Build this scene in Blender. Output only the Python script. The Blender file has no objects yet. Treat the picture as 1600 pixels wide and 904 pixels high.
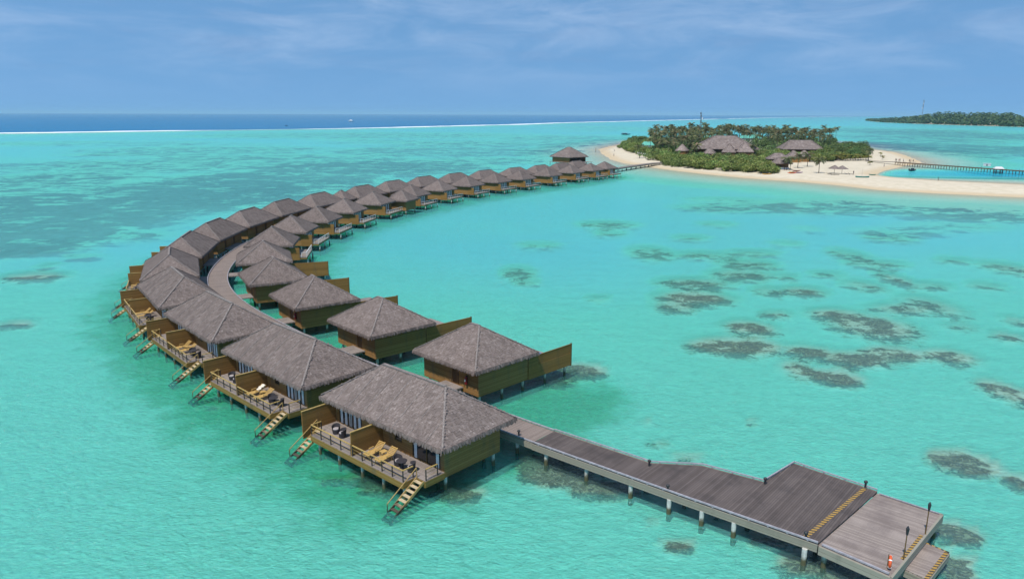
import bpy, math, random
import numpy as np
R = math.radians
rnd = random.Random(7)
S = bpy.context.scene
COL = S.collection

# ------------------------------------------------------------------ camera model
F, HC, HOR, ROLL = 1140.0, 27.0, 178.5, -0.18
PITCH = math.atan((452 - HOR) / F)
def at(u, v, z=0.0):
    """photo pixel (1600x904) on the horizontal plane at height z -> world point"""
    x, y = u - 800, 452 - v
    r = R(ROLL)
    x, y = x * math.cos(r) - y * math.sin(r), x * math.sin(r) + y * math.cos(r)
    dy = F * math.cos(PITCH) + y * math.sin(PITCH)
    dz = -F * math.sin(PITCH) + y * math.cos(PITCH)
    t = (z - HC) / dz
    return (x * t, dy * t, z)

# ------------------------------------------------------------------ materials
def mat(name):
    m = bpy.data.materials.new(name); m.use_nodes = True
    nt = m.node_tree; nt.nodes.clear()
    out = nt.nodes.new('ShaderNodeOutputMaterial')
    return m, nt, out
class N:
    """tiny node helper"""
    def __init__(s, nt): s.nt = nt
    def n(s, t, **k):
        nd = s.nt.nodes.new(t)
        for a, b in k.items(): setattr(nd, a, b)
        return nd
    def link(s, a, b): s.nt.links.new(a, b)
    def put(s, sock, v):
        if hasattr(v, 'is_output') or isinstance(v, bpy.types.NodeSocket): s.link(v, sock)
        else:
            if isinstance(v, (tuple, list)) and len(v) == 3 and sock.type == 'RGBA': v = (*v, 1)
            sock.default_value = v
    def math(s, op, a, b=0.0, c=None, clamp=False):
        nd = s.n('ShaderNodeMath', operation=op, use_clamp=clamp)
        s.put(nd.inputs[0], a); s.put(nd.inputs[1], b)
        if c is not None: s.put(nd.inputs[2], c)
        return nd.outputs[0]
    def mix(s, f, a, b, mode='MIX'):
        nd = s.n('ShaderNodeMix', data_type='RGBA', blend_type=mode)
        s.put(nd.inputs[0], f); s.put(nd.inputs[6], a); s.put(nd.inputs[7], b)
        return nd.outputs[2]
    def noise(s, vec, scale, detail=4, rough=0.55, out=0, dist=0.0):
        nd = s.n('ShaderNodeTexNoise'); s.put(nd.inputs['Vector'], vec)
        nd.inputs['Scale'].default_value = scale; nd.inputs['Detail'].default_value = detail
        nd.inputs['Roughness'].default_value = rough; nd.inputs['Distortion'].default_value = dist
        return nd.outputs[out]
    def map(s, vec, scale=(1, 1, 1), loc=(0, 0, 0), rot=(0, 0, 0)):
        nd = s.n('ShaderNodeMapping'); s.put(nd.inputs[0], vec)
        nd.inputs['Scale'].default_value = scale; nd.inputs['Location'].default_value = loc; nd.inputs['Rotation'].default_value = rot
        return nd.outputs[0]
    def smooth(s, x, a, b):
        nd = s.n('ShaderNodeMapRange', interpolation_type='SMOOTHSTEP')
        s.put(nd.inputs[0], x); nd.inputs[1].default_value = a; nd.inputs[2].default_value = b
        return nd.outputs[0]
    def ramp(s, x, stops):
        nd = s.n('ShaderNodeValToRGB'); s.put(nd.inputs[0], x)
        cr = nd.color_ramp
        while len(cr.elements) < len(stops): cr.elements.new(0.5)
        for e, (p, c) in zip(cr.elements, stops): e.position = p; e.color = (*c, 1)
        return nd.outputs[0]
    def attr(s, name):
        nd = s.n('ShaderNodeAttribute', attribute_name=name); return nd.outputs['Fac']
    def bump(s, h, strength=0.5, dist=0.02):
        nd = s.n('ShaderNodeBump'); s.put(nd.inputs['Height'], h)
        nd.inputs['Strength'].default_value = strength; nd.inputs['Distance'].default_value = dist
        return nd.outputs[0]
    def bsdf(s, out, color, rough=0.8, normal=None, spec=0.3, metal=0.0, **kw):
        nd = s.n('ShaderNodeBsdfPrincipled')
        s.put(nd.inputs['Base Color'], color); s.put(nd.inputs['Roughness'], rough)
        nd.inputs['Specular IOR Level'].default_value = spec; nd.inputs['Metallic'].default_value = metal
        if normal is not None: s.link(normal, nd.inputs['Normal'])
        for k, v in kw.items(): s.put(nd.inputs[k], v)
        s.link(nd.outputs[0], out.inputs[0]); return nd

def vscale(c, k): return tuple(x * k for x in c)

def plain(name, color, rough=0.7, spec=0.3, var=0.25, scale=3.0, metal=0.0):
    m, nt, out = mat(name); g = N(nt)
    oc = g.n('ShaderNodeTexCoord').outputs['Object']
    n1 = g.noise(oc, scale, 5)
    c = g.mix(g.smooth(n1, 0.3, 0.7), vscale(color, 1 - var), vscale(color, 1 + var))
    g.bsdf(out, c, rough, spec=spec, metal=metal); return m

def thatch(name, tone=1.0):
    m, nt, out = mat(name); g = N(nt)
    oc = g.n('ShaderNodeTexCoord').outputs['Object']
    geo = g.n('ShaderNodeNewGeometry'); oi = g.n('ShaderNodeObjectInfo')
    isl = geo.outputs['Random Per Island']
    fine = g.noise(oc, 22, 4, .7)
    big = g.noise(oc, 0.7, 4, .6)
    c = g.ramp(isl, [(0, (.112, .084, .073)), (.35, (.146, .114, .101)), (.75, (.176, .139, .124)), (.95, (.205, .164, .147)), (1, (.25, .205, .185))])
    c = g.mix(g.math('MULTIPLY', g.smooth(fine, .35, .75), .42), c, vscale((.285, .234, .205), 1))
    c = g.mix(g.math('MULTIPLY', g.smooth(big, .42, .7), .4), c, (.088, .070, .064))
    hv = g.n('ShaderNodeHueSaturation'); g.link(c, hv.inputs['Color'])
    g.link(g.math('ADD', g.math('MULTIPLY', oi.outputs['Random'], .16), .92 * tone), hv.inputs['Value'])
    g.bsdf(out, hv.outputs[0], .95, g.bump(fine, .6, .03), spec=.1); return m

def siding(name, c1, c2, pitch=.19, axis=2, groove=.10, dirt=True):
    """boards stacked along one object axis"""
    m, nt, out = mat(name); g = N(nt)
    oc = g.n('ShaderNodeTexCoord').outputs['Object']
    oi = g.n('ShaderNodeObjectInfo').outputs['Random']
    sx = g.n('ShaderNodeSeparateXYZ'); g.link(oc, sx.inputs[0])
    q = g.math('DIVIDE', sx.outputs[axis], pitch)
    idx = g.math('FLOOR', q); fr = g.math('FRACT', q)
    wn = g.n('ShaderNodeTexWhiteNoise', noise_dimensions='2D')
    cb = g.n('ShaderNodeCombineXYZ'); g.link(idx, cb.inputs[0]); g.link(g.math('MULTIPLY', oi, 37.0), cb.inputs[1])
    g.link(cb.outputs[0], wn.inputs['Vector'])
    sc = [2.0, 2.0, 2.0]; sc[axis] = 12.0
    gr = g.noise(g.map(oc, tuple(sc)), 1.6, 6, .65)
    t = g.math('ADD', g.math('MULTIPLY', wn.outputs[0], .55), g.math('MULTIPLY', gr, .5), clamp=True)
    c = g.mix(t, c1, c2)
    gv = g.math('LESS_THAN', fr, groove)
    c = g.mix(g.math('MULTIPLY', gv, .75), c, vscale(c1, .3))
    if dirt:
        dn = g.noise(g.map(oc, (1, 1, .35)), .9, 5, .6)
        c = g.mix(g.math('MULTIPLY', g.smooth(dn, .5, .75), .45), c, vscale((c1[1], c1[1], c1[1] * .8), .75))
    h = g.math('SUBTRACT', g.math('MULTIPLY', gr, .3), g.math('MULTIPLY', gv, 1.0))
    g.bsdf(out, c, .75, g.bump(h, .6, .02), spec=.2); return m

def decking(name, c1, c2, pitch=.15, stain=(.05, .045, .045), stain_amt=.4):
    """boards laid across uv.x"""
    m, nt, out = mat(name); g = N(nt)
    uv = g.n('ShaderNodeTexCoord').outputs['UV']
    sx = g.n('ShaderNodeSeparateXYZ'); g.link(uv, sx.inputs[0])
    q = g.math('DIVIDE', sx.outputs[0], pitch)
    idx = g.math('FLOOR', q); fr = g.math('FRACT', q)
    wn = g.n('ShaderNodeTexWhiteNoise', noise_dimensions='1D'); g.link(idx, wn.inputs['W'])
    gr = g.noise(g.map(uv, (9, .9, 1)), 1.4, 6, .65)
    t = g.math('ADD', g.math('MULTIPLY', wn.outputs[0], .5), g.math('MULTIPLY', gr, .55), clamp=True)
    c = g.mix(t, c1, c2)
    big = g.noise(uv, .45, 5, .65)
    c = g.mix(g.math('MULTIPLY', g.smooth(big, .42, .72), stain_amt), c, stain)
    gv = g.math('LESS_THAN', fr, .12)
    c = g.mix(g.math('MULTIPLY', gv, .7), c, vscale(c1, .3))
    g.bsdf(out, c, .8, g.bump(g.math('SUBTRACT', g.math('MULTIPLY', gr, .3), gv), .5, .02), spec=.2); return m

def zband(name, top, low, z0=.25, z1=.55, rough=.8):
    """stilts, stairs: weed and wet wood up to the tide mark"""
    m, nt, out = mat(name); g = N(nt)
    pos = g.n('ShaderNodeNewGeometry').outputs['Position']
    oc = g.n('ShaderNodeTexCoord').outputs['Object']
    sx = g.n('ShaderNodeSeparateXYZ'); g.link(pos, sx.inputs[0])
    n1 = g.noise(oc, 4, 5)
    z = g.math('ADD', sx.outputs[2], g.math('MULTIPLY', g.math('SUBTRACT', n1, .5), .5))
    c = g.mix(g.smooth(n1, .3, .7), vscale(top, .8), vscale(top, 1.1))
    c = g.mix(g.smooth(z, z0, z1), low, c)
    g.bsdf(out, c, rough, spec=.2); return m

def hazard(name):
    m, nt, out = mat(name); g = N(nt)
    uv = g.n('ShaderNodeTexCoord').outputs['UV']
    sx = g.n('ShaderNodeSeparateXYZ'); g.link(uv, sx.inputs[0])
    fr = g.math('FRACT', g.math('ADD', g.math('DIVIDE', sx.outputs[0], .34), g.math('DIVIDE', sx.outputs[1], .6)))
    n1 = g.noise(uv, 6, 4)
    c = g.mix(g.math('LESS_THAN', fr, .45), g.mix(n1, (.36, .20, .035), (.46, .28, .06)), (.03, .03, .03))
    c = g.mix(g.math('MULTIPLY', g.smooth(n1, .45, .7), .7), c, (.12, .10, .09))
    g.bsdf(out, c, .7); return m

def foliage(name, dark, mid, light, dry=None, rough=.6):
    m, nt, out = mat(name); g = N(nt)
    geo = g.n('ShaderNodeNewGeometry'); oi = g.n('ShaderNodeObjectInfo').outputs['Random']
    isl = geo.outputs['Random Per Island']
    stops = [(0, dark), (.5, mid), (.9, light)]
    if dry: stops += [(1, dry)]
    c = g.ramp(isl, stops)
    hv = g.n('ShaderNodeHueSaturation'); g.link(c, hv.inputs['Color'])
    g.link(g.math('ADD', g.math('MULTIPLY', oi, .5), .70), hv.inputs['Value'])
    g.link(g.math('ADD', g.math('MULTIPLY', g.math('FRACT', g.math('MULTIPLY', oi, 7.3)), .05), .475), hv.inputs['Hue'])
    d = g.n('ShaderNodeBsdfPrincipled'); g.link(hv.outputs[0], d.inputs['Base Color']); d.inputs['Roughness'].default_value = rough
    d.inputs['Specular IOR Level'].default_value = .2
    tr = g.n('ShaderNodeBsdfTranslucent'); g.link(hv.outputs[0], tr.inputs[0])
    mx = g.n('ShaderNodeMixShader'); mx.inputs[0].default_value = .25
    g.link(d.outputs[0], mx.inputs[1]); g.link(tr.outputs[0], mx.inputs[2]); g.link(mx.outputs[0], out.inputs[0]); return m

M = {}
M['thatch'] = thatch('thatch')
M['ridge'] = plain('ridge_thatch', (.20, .172, .156), .95, .1, .3, 8)
M['fringe'] = thatch('thatch_fringe', .88)
M['wall'] = siding('wall_boards', (.215, .102, .028), (.325, .178, .062))
M['screen'] = siding('screen_boards', (.17, .084, .021), (.30, .158, .046), .12)
M['fascia'] = siding('fascia_boards', (.15, .092, .022), (.25, .16, .044), .24)
M['door'] = siding('door_boards', (.10, .048, .016), (.165, .082, .030), .3, 0)
M['timber'] = plain('frame_timber', (.115, .068, .022), .7, .3, .3, 5)
M['deck'] = decking('deck_boards', (.18, .147, .128), (.315, .265, .235))
M['deck_dark'] = decking('boardwalk_boards', (.066, .051, .045), (.145, .117, .106), .16, (.045, .037, .036), .6)
M['deck_curve'] = decking('walkway_boards', (.165, .127, .106), (.275, .218, .186), .16, (.13, .105, .09), .35)
M['deck_light'] = decking('platform_boards', (.185, .146, .124), (.37, .305, .265), .15, (.13, .10, .094), .55)
M['beam'] = siding('edge_beams', (.18, .16, .125), (.32, .29, .23), .3, 2, .06)
M['kerb'] = plain('kerb_rail', (.30, .28, .30), .6, .3, .2, 4)
M['stilt'] = zband('stilt_concrete', (.50, .49, .45), (.09, .085, .045), .32, .75)
M['stair'] = zband('stair_wood', (.42, .27, .10), (.055, .048, .030), .25, .75)
M['tread'] = zband('tread_wood', (.46, .36, .22), (.07, .062, .045), .2, .7)
M['rail'] = plain('rail_wood', (.36, .24, .08), .6, .3, .25, 6)
M['post'] = plain('rail_post', (.045, .035, .03), .6, .3, .3, 6)
M['white_rail'] = plain('white_rail', (.55, .53, .52), .6, .3, .15, 5)
M['glass'] = plain('dark_glass', (.018, .020, .022), .08, .6, .3, 1)
M['curtain'] = plain('white_curtain', (.62, .61, .60), .8, .1, .1, 3)
M['lounger'] = plain('lounger_wood', (.46, .29, .095), .6, .3, .15, 6)
M['rattan'] = plain('dark_rattan', (.035, .030, .032), .7, .3, .3, 30)
M['cushion'] = plain('cushion', (.32, .28, .27), .9, .1, .12, 5)
M['towel'] = plain('towel', (.62, .55, .46), .9, .1, .1, 5)
M['blue'] = plain('blue_cloth', (.06, .26, .48), .9, .1, .15, 5)
M['pool'] = plain('pool_tiles', (.03, .15, .36), .2, .5, .2, 4)
M['red'] = plain('red_paint', (.20, .012, .012), .4, .5, .1, 5)
M['orange'] = plain('orange_plastic', (.62, .10, .03), .5, .4, .12, 8)
M['white'] = plain('white_paint', (.72, .72, .70), .5, .4, .08, 5)
M['black'] = plain('black_metal', (.022, .022, .024), .5, .4, .2, 8)
M['grey'] = plain('galvanised_steel', (.12, .115, .12), .5, .4, .2, 8)
M['teal'] = plain('teal_roof', (.10, .34, .26), .6, .3, .12, .6)
M['hull_teal'] = plain('teal_hull', (.02, .17, .14), .5, .4, .12, 3)
M['hull_dark'] = plain('dark_hull', (.03, .045, .06), .5, .4, .2, 3)
M['yellow'] = plain('yellow_hull', (.60, .32, .06), .5, .4, .1, 4)
M['purple'] = plain('purple_hull', (.24, .08, .28), .5, .4, .1, 4)
M['hazard'] = hazard('hazard_stripes')
M['old_thatch'] = thatch('old_thatch', 1.15)
M['pale_thatch'] = thatch('pale_thatch', 1.5)
M['trunk'] = plain('palm_trunk', (.12, .10, .075), .9, .1, .35, 3)
M['palm'] = foliage('palm_leaf', (.055, .075, .028), (.105, .122, .044), (.18, .168, .068), (.29, .21, .11))
M['young_palm'] = foliage('young_palm_leaf', (.06, .09, .015), (.11, .13, .02), (.19, .17, .035), (.26, .20, .06))
M['bush'] = foliage('bush_leaf', (.085, .135, .028), (.165, .225, .050), (.26, .31, .09), (.34, .27, .12))
M['dark_bush'] = foliage('dark_bush_leaf', (.056, .098, .028), (.105, .158, .044), (.18, .225, .075))
M['far_wood'] = foliage('far_wood_leaf', (.030, .062, .022), (.056, .100, .032), (.095, .14, .05))
M['skin'] = plain('skin', (.26, .15, .10), .6, .3, .05)
M['cloth_dark'] = plain('cloth_dark', (.03, .03, .045), .9, .1, .2)
M['cloth_pale'] = plain('cloth_pale', (.5, .45, .42), .9, .1, .1)
M['cloth_red'] = plain('cloth_red', (.30, .05, .05), .9, .1, .1)

# ------------------------------------------------------------------ mesh helper
class MB:
    def __init__(s): s.v = []; s.f = []; s.uv = {}
    def face(s, pts, uv=None):
        i = len(s.v); s.v += [tuple(p) for p in pts]
        s.f.append(tuple(range(i, i + len(pts))))
        if uv: s.uv[len(s.f) - 1] = uv
        return s
    def shared(s, verts, faces):
        i = len(s.v); s.v += [tuple(p) for p in verts]
        for f in faces: s.f.append(tuple(i + k for k in f))
        return s
    def box(s, x0, x1, y0, y1, z0, z1):
        return s.shared([(x0, y0, z0), (x1, y0, z0), (x1, y1, z0), (x0, y1, z0), (x0, y0, z1), (x1, y0, z1), (x1, y1, z1), (x0, y1, z1)],
                 [(3, 2, 1, 0), (4, 5, 6, 7), (0, 1, 5, 4), (1, 2, 6, 5), (2, 3, 7, 6), (3, 0, 4, 7)])
    def beam(s, p, q, w, h):
        """box of width w (level) and height h along p-q"""
        d = np.array(q, float) - np.array(p, float); d /= np.linalg.norm(d)
        side = np.cross(d, (0, 0, 1.0))
        side = np.array((1.0, 0, 0)) if np.linalg.norm(side) < 1e-6 else side / np.linalg.norm(side)
        up = np.cross(side, d)
        vs = []
        for c in (p, q):
            for a, b in ((-1, -1), (1, -1), (1, 1), (-1, 1)): vs.append(np.array(c) + side * a * w / 2 + up * b * h / 2)
        return s.shared(vs, [(3, 2, 1, 0), (4, 5, 6, 7), (0, 1, 5, 4), (1, 2, 6, 5), (2, 3, 7, 6), (3, 0, 4, 7)])
    def cyl(s, p, q, r0, r1=None, n=10, caps=True):
        r1 = r0 if r1 is None else r1
        p, q = np.array(p, float), np.array(q, float); d = q - p; d /= np.linalg.norm(d)
        a = np.cross(d, (1.0, 0, 0) if abs(d[0]) < .8 else (0, 1.0, 0)); a /= np.linalg.norm(a); b = np.cross(d, a)
        vs = [c + (a * math.cos(2 * math.pi * k / n) + b * math.sin(2 * math.pi * k / n)) * r for c, r in ((p, r0), (q, r1)) for k in range(n)]
        fs = [(k, (k + 1) % n, n + (k + 1) % n, n + k) for k in range(n)]
        if caps: fs += [tuple(range(n))[::-1], tuple(range(n, 2 * n))]
        return s.shared(vs, fs)
    def tube(s, pts, radii, n=6):
        rings = []
        for i, p in enumerate(pts):
            a = np.array(pts[max(i - 1, 0)], float); b = np.array(pts[min(i + 1, len(pts) - 1)], float)
            d = b - a; d /= np.linalg.norm(d)
            u = np.cross(d, (0, 1.0, 0) if abs(d[1]) < .9 else (1.0, 0, 0)); u /= np.linalg.norm(u); w = np.cross(d, u)
            rings += [np.array(p) + (u * math.cos(2 * math.pi * k / n) + w * math.sin(2 * math.pi * k / n)) * radii[i] for k in range(n)]
        fs = []
        for i in range(len(pts) - 1):
            fs += [(i * n + k, i * n + (k + 1) % n, (i + 1) * n + (k + 1) % n, (i + 1) * n + k) for k in range(n)]
        fs += [tuple(range(n))[::-1], tuple(range((len(pts) - 1) * n, len(pts) * n))]
        return s.shared(rings, fs)
    def prism(s, poly, z0, z1, uvf=None):
        n = len(poly); i = len(s.v)
        s.v += [(x, y, z0) for x, y in poly] + [(x, y, z1) for x, y in poly]
        s.f.append(tuple(i + k for k in range(n))[::-1]); s.f.append(tuple(i + n + k for k in range(n)))
        if uvf: s.uv[len(s.f) - 1] = [uvf(x, y) for x, y in poly]
        for k in range(n): s.f.append((i + k, i + (k + 1) % n, i + n + (k + 1) % n, i + n + k))
        return s
    def lathe(s, prof, n=16, c=(0, 0, 0)):
        vs = [(c[0] + r * math.cos(2 * math.pi * k / n), c[1] + r * math.sin(2 * math.pi * k / n), c[2] + z) for r, z in prof for k in range(n)]
        fs = [(j * n + k, j * n + (k + 1) % n, (j + 1) * n + (k + 1) % n, (j + 1) * n + k) for j in range(len(prof) - 1) for k in range(n)]
        return s.shared(vs, fs)
    def mesh(s, name, m, smooth=False):
        me = bpy.data.meshes.new(name); me.from_pydata([tuple(map(float, v)) for v in s.v], [], s.f)
        if s.uv:
            l = me.uv_layers.new(name='UVMap')
            for fi, uvs in s.uv.items():
                p = me.polygons[fi]
                for li, u in zip(p.loop_indices, uvs): l.data[li].uv = u
        me.materials.append(m)
        if smooth:
            for p in me.polygons: p.use_smooth = True
        me.update(); return me
    def build(s, name, m, parent=None, smooth=False):
        o = bpy.data.objects.new(name, s.mesh(name, m, smooth)); COL.objects.link(o)
        o.parent = parent; return o

def tag(o, label=None, cat=None, group=None, kind=None):
    if label: o['label'] = label
    if cat: o['category'] = cat
    if group: o['group'] = group
    if kind: o['kind'] = kind
    return o
def empty(name, loc=(0, 0, 0), rz=0.0):
    o = bpy.data.objects.new(name, None); COL.objects.link(o)
    o.location = loc; o.rotation_euler = (0, 0, rz); o.empty_display_size = .5; return o
def kids(o): return [c for c in o.children]
def copy_tree(o, parent=None, skip=()):
    c = o.copy(); COL.objects.link(c); c.parent = parent
    for ch in kids(o):
        if ch.name.split('.')[0] not in skip: copy_tree(ch, c, skip)
    return c
NTH = ['zeroth', 'first', 'second', 'third', 'fourth', 'fifth', 'sixth', 'seventh', 'eighth', 'ninth', 'tenth', 'eleventh', 'twelfth', 'thirteenth', 'fourteenth', 'fifteenth', 'sixteenth', 'seventeenth', 'eighteenth', 'nineteenth', 'twentieth', 'twenty-first']

# ------------------------------------------------------------------ thatched hip roof
def hip_roof(lx, ly, ridge, ez, rz_, parent, rough_seed=1, m='thatch', fr='fringe', course=.21, tuft=.17, caps=True, cap_name='ridge_cap'):
    rr = random.Random(rough_seed)
    hx, hy, h = lx / 2, ly / 2, ridge / 2
    A, B, C, D = (-hx, -hy, ez), (hx, -hy, ez), (hx, hy, ez), (-hx, hy, ez)
    P, Q = (-h, 0, rz_), (h, 0, rz_)
    th = .22
    b = MB()
    low = lambda p: (p[0], p[1], p[2] - th)
    b.shared([A, B, C, D, P, Q, low(A), low(B), low(C), low(D)],
             [(0, 1, 5, 4), (1, 2, 5), (2, 3, 4, 5), (3, 0, 4), (6, 7, 1, 0), (7, 8, 2, 1), (8, 9, 3, 2), (9, 6, 0, 3), (9, 8, 7, 6)])
    # bundles of thatch laid in courses over each slope
    for e0, e1, r0, r1 in ((A, B, P, Q), (B, C, Q, Q), (C, D, Q, P), (D, A, P, P)):
        e0, e1, r0, r1 = map(lambda t: np.array(t, float), (e0, e1, r0, r1))
        along = (e1 - e0); L = np.linalg.norm(along); along /= L
        upv = (r0 + r1) / 2 - (e0 + e1) / 2
        upv -= along * upv.dot(along); SL = np.linalg.norm(upv); up = upv / SL
        nrm = np.cross(along, up)
        nc = int(SL / course)
        for j in range(nc + 1):
            t = j * course / SL
            if t > .985: break
            a = e0 + (r0 - e0) * t; c = e1 + (r1 - e1) * t
            w = np.linalg.norm(c - a)
            nb = max(1, int(w / tuft))
            for k in range(nb):
                wd = w / nb * rr.uniform(.8, 1.3)
                p = a + along * (w * (k + .5) / nb + rr.uniform(-.06, .06))
                ln = min(course * rr.uniform(1.3, 1.9), (1 - t) * SL + .1)
                l0 = rr.uniform(.018, .045); l1 = rr.uniform(.0, .02)
                dd = rr.uniform(-.06, .08)
                tw = along * rr.uniform(-.05, .05)
                lo = p - up * (dd + .03) + nrm * l0
                hi = p + up * (ln - .03) + nrm * l1 + tw
                s1, s2 = along * wd / 2, along * wd / 2 * rr.uniform(.5, .8)
                b.face([lo - s1, lo + s1, hi + s2, hi - s2])
                b.face([lo + s1, lo - s1, lo - s1 - nrm * .07, lo + s1 - nrm * .07])
    roof = b.build('roof', M[m], parent)
    if lx > 12 and course < .3:
        sm = MB(); SLV = hy
        for x in (-5.6, -3.7, -1.8, .1, 2.0, 3.9, 5.8):
            for sg in (-1, 1):
                t1 = min(1.0, (hx - abs(x)) / (hx - h)) * .97
                sm.beam((x, sg * hy, ez + .045), (x, sg * hy * (1 - t1), ez + (rz_ - ez) * t1 + .045), .05, .035)
        sm.build('thatch_seam', M['ridge'], roof)
    f = MB()
    for e0, e1 in ((A, B), (B, C), (C, D), (D, A)):
        e0, e1 = np.array(e0, float), np.array(e1, float)
        al = e1 - e0; L = np.linalg.norm(al); al /= L
        outw = np.array((al[1], -al[0], 0))
        n = int(L / .085)
        for layer in (0, 1):
            for k in range(n):
                p = e0 + al * (L * (k + rr.random()) / n) + outw * (.02 + .05 * layer) + np.array((0, 0, .05 - .03 * layer))
                d = rr.uniform(.24, .46) * (1 - .2 * layer)
                w = rr.uniform(.05, .11)
                q = p + outw * rr.uniform(.02, .13) + np.array((0, 0, -d)) + al * rr.uniform(-.05, .05)
                f.face([p - al * w, p + al * w, q + al * w * .5, q - al * w * .5])
    f.build('eave_fringe', M[fr], roof)
    if caps:
        lift = np.array((0, 0, .05))
        if ridge > .3: MB().beam(np.array(P) + lift, np.array(Q) + lift,   .26, .10).build(cap_name, M['ridge'], roof)
        for e, r in ((A, P), (B, Q), (C, Q), (D, P)):
            e, r = np.array(e, float), np.array(r, float)
            MB().beam(e + (r - e) * .02 + lift, r + lift * .6, .13, .07).build('hip_cap', M['ridge'], roof)
    return roof

def uvbox(mb, x0, x1, y0, y1, z0, z1, swap=False):
    return mb.prism([(x0, y0), (x1, y0), (x1, y1), (x0, y1)], z0, z1, (lambda x, y: (y, x)) if swap else (lambda x, y: (x, y)))

DZ = 1.6       # deck level
FZ = 1.13      # underside of floors
def stair(parent, x, y0, z0, y1, z1, w=.8):
    st = MB()
    for sx in (-w / 2, w / 2): st.beam((x + sx, y0, z0), (x + sx, y1, z1), .06, .2)
    o = st.build('staircase', M['stair'], parent)
    n = 9
    for k in range(n):
        t = (k + .6) / n
        MB().box(x - w / 2 + .04, x + w / 2 - .04, y0 + (y1 - y0) * t - .14, y0 + (y1 - y0) * t + .14, z0 + (z1 - z0) * t + .02, z0 + (z1 - z0) * t + .06).build('tread', M['tread'], o)
    h = MB(); sx = -w / 2
    up = .8
    h.beam((x + sx, y0, z0 + up), (x + sx, y1 + .5, z1 + up + .25), .05, .05)
    h.beam((x + sx, y0, z0 - .05), (x + sx, y0, z0 + up), .05, .05)
    h.beam((x + sx, y1 + .5, z1 + .2), (x + sx, y1 + .5, z1 + up + .25), .05, .05)
    h.build('handrail', M['stair'], o)
    return o

def railing(parent, pts, step=1.3, z=DZ, h=.88, mpost='post', mrail='rail'):
    r = MB()
    for p, q in zip(pts[:-1], pts[1:]):
        r.beam((*p, z + h), (*q, z + h), .11, .055)
    o = r.build('railing', M[mrail], parent)
    done = set()
    for p, q in zip(pts[:-1], pts[1:]):
        L = math.dist(p, q); n = max(1, round(L / step))
        for k in range(n + 1):
            t = k / n; c = (round(p[0] + (q[0] - p[0]) * t, 3), round(p[1] + (q[1] - p[1]) * t, 3))
            if c in done: continue
            done.add(c)
            MB().box(c[0] - .035, c[0] + .035, c[1] - .035, c[1] + .035, z + .003, z + h - .03).build('rail_post', M[mpost], o)
        for hh in (.3, .58):
            MB().beam((*p, z + hh), (*q, z + hh), .018, .018).build('rail_cable', M['rail'], o)
    return o

def glazed_door(parent, x0, x1, y, z0, z1, side=-1, strips=(0, 1, 2, 3, 4), n=5):
    """sliding door in a wall that faces side*y, its frame, dark pane and white curtains"""
    d = MB(); t = .06
    d.box(x0, x0 + t, y - .05, y + .05, z0, z1); d.box(x1 - t, x1, y - .05, y + .05, z0, z1)
    d.box(x0 + t, x1 - t, y - .05, y + .05, z1 - t, z1); d.box(x0 + t, x1 - t, y - .05, y + .05, z0, z0 + t)
    mid = (x0 + x1) / 2
    d.box(mid - .035, mid + .035, y - .05, y + .05, z0 + t, z1 - t)
    o = d.build('sliding_door', M['timber'], parent)
    MB().box(x0 + t, x1 - t, y - side * .02, y - side * .005, z0 + t, z1 - t).build('glass_pane', M['glass'], o)
    w = (x1 - x0 - 2 * t) / n
    for k in strips:
        c = MB(); a = x0 + t + k * w + w * .18; e = a + w * .52
        m = 9; pts = []
        for i in range(m):
            xx = a + (e - a) * i / (m - 1)
            pts.append((xx, y + side * (.02 + .022 * (i % 2))))
        for i in range(m - 1):
            p, q = pts[i], pts[i + 1]
            c.face([(*p, z0 + t), (*q, z0 + t), (*q, z1 - t), (*p, z1 - t)])
        c.build('curtain', M['curtain'], o)
    return o

def window(parent, x0, x1, y, z0, z1, side=-1):
    d = MB(); t = .07
    d.box(x0, x0 + t, y - .05, y + .05, z0, z1); d.box(x1 - t, x1, y - .05, y + .05, z0, z1)
    d.box(x0 + t, x1 - t, y - .05, y + .05, z1 - t, z1); d.box(x0 + t, x1 - t, y - .05, y + .05, z0, z0 + t)
    o = d.build('window', M['timber'], parent)
    MB().box(x0 + t, x1 - t, y - side * .02, y - side * .005, z0 + t, z1 - t).build('glass_pane', M['glass'], o)
    return o

def entry_door(parent, x0, x1, y, z0, z1, side):
    o = MB().box(x0, x1, y - .04, y + .04, z0, z1).build('door', M['door'], parent)
    MB().box(x1 - .22, x1 - .14, y + side * .04, y + side * .1, z0 + .95, z0 + 1.1).build('handle', M['black'], o)
    return o

def stilts(parent, pts, top=FZ, r=.13):
    for x, y in pts: MB().cyl((x, y, -1.75), (x, y, top), r, r, 10).build('stilt', M['stilt'], parent)

WT = 3.82  # wall top
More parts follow.
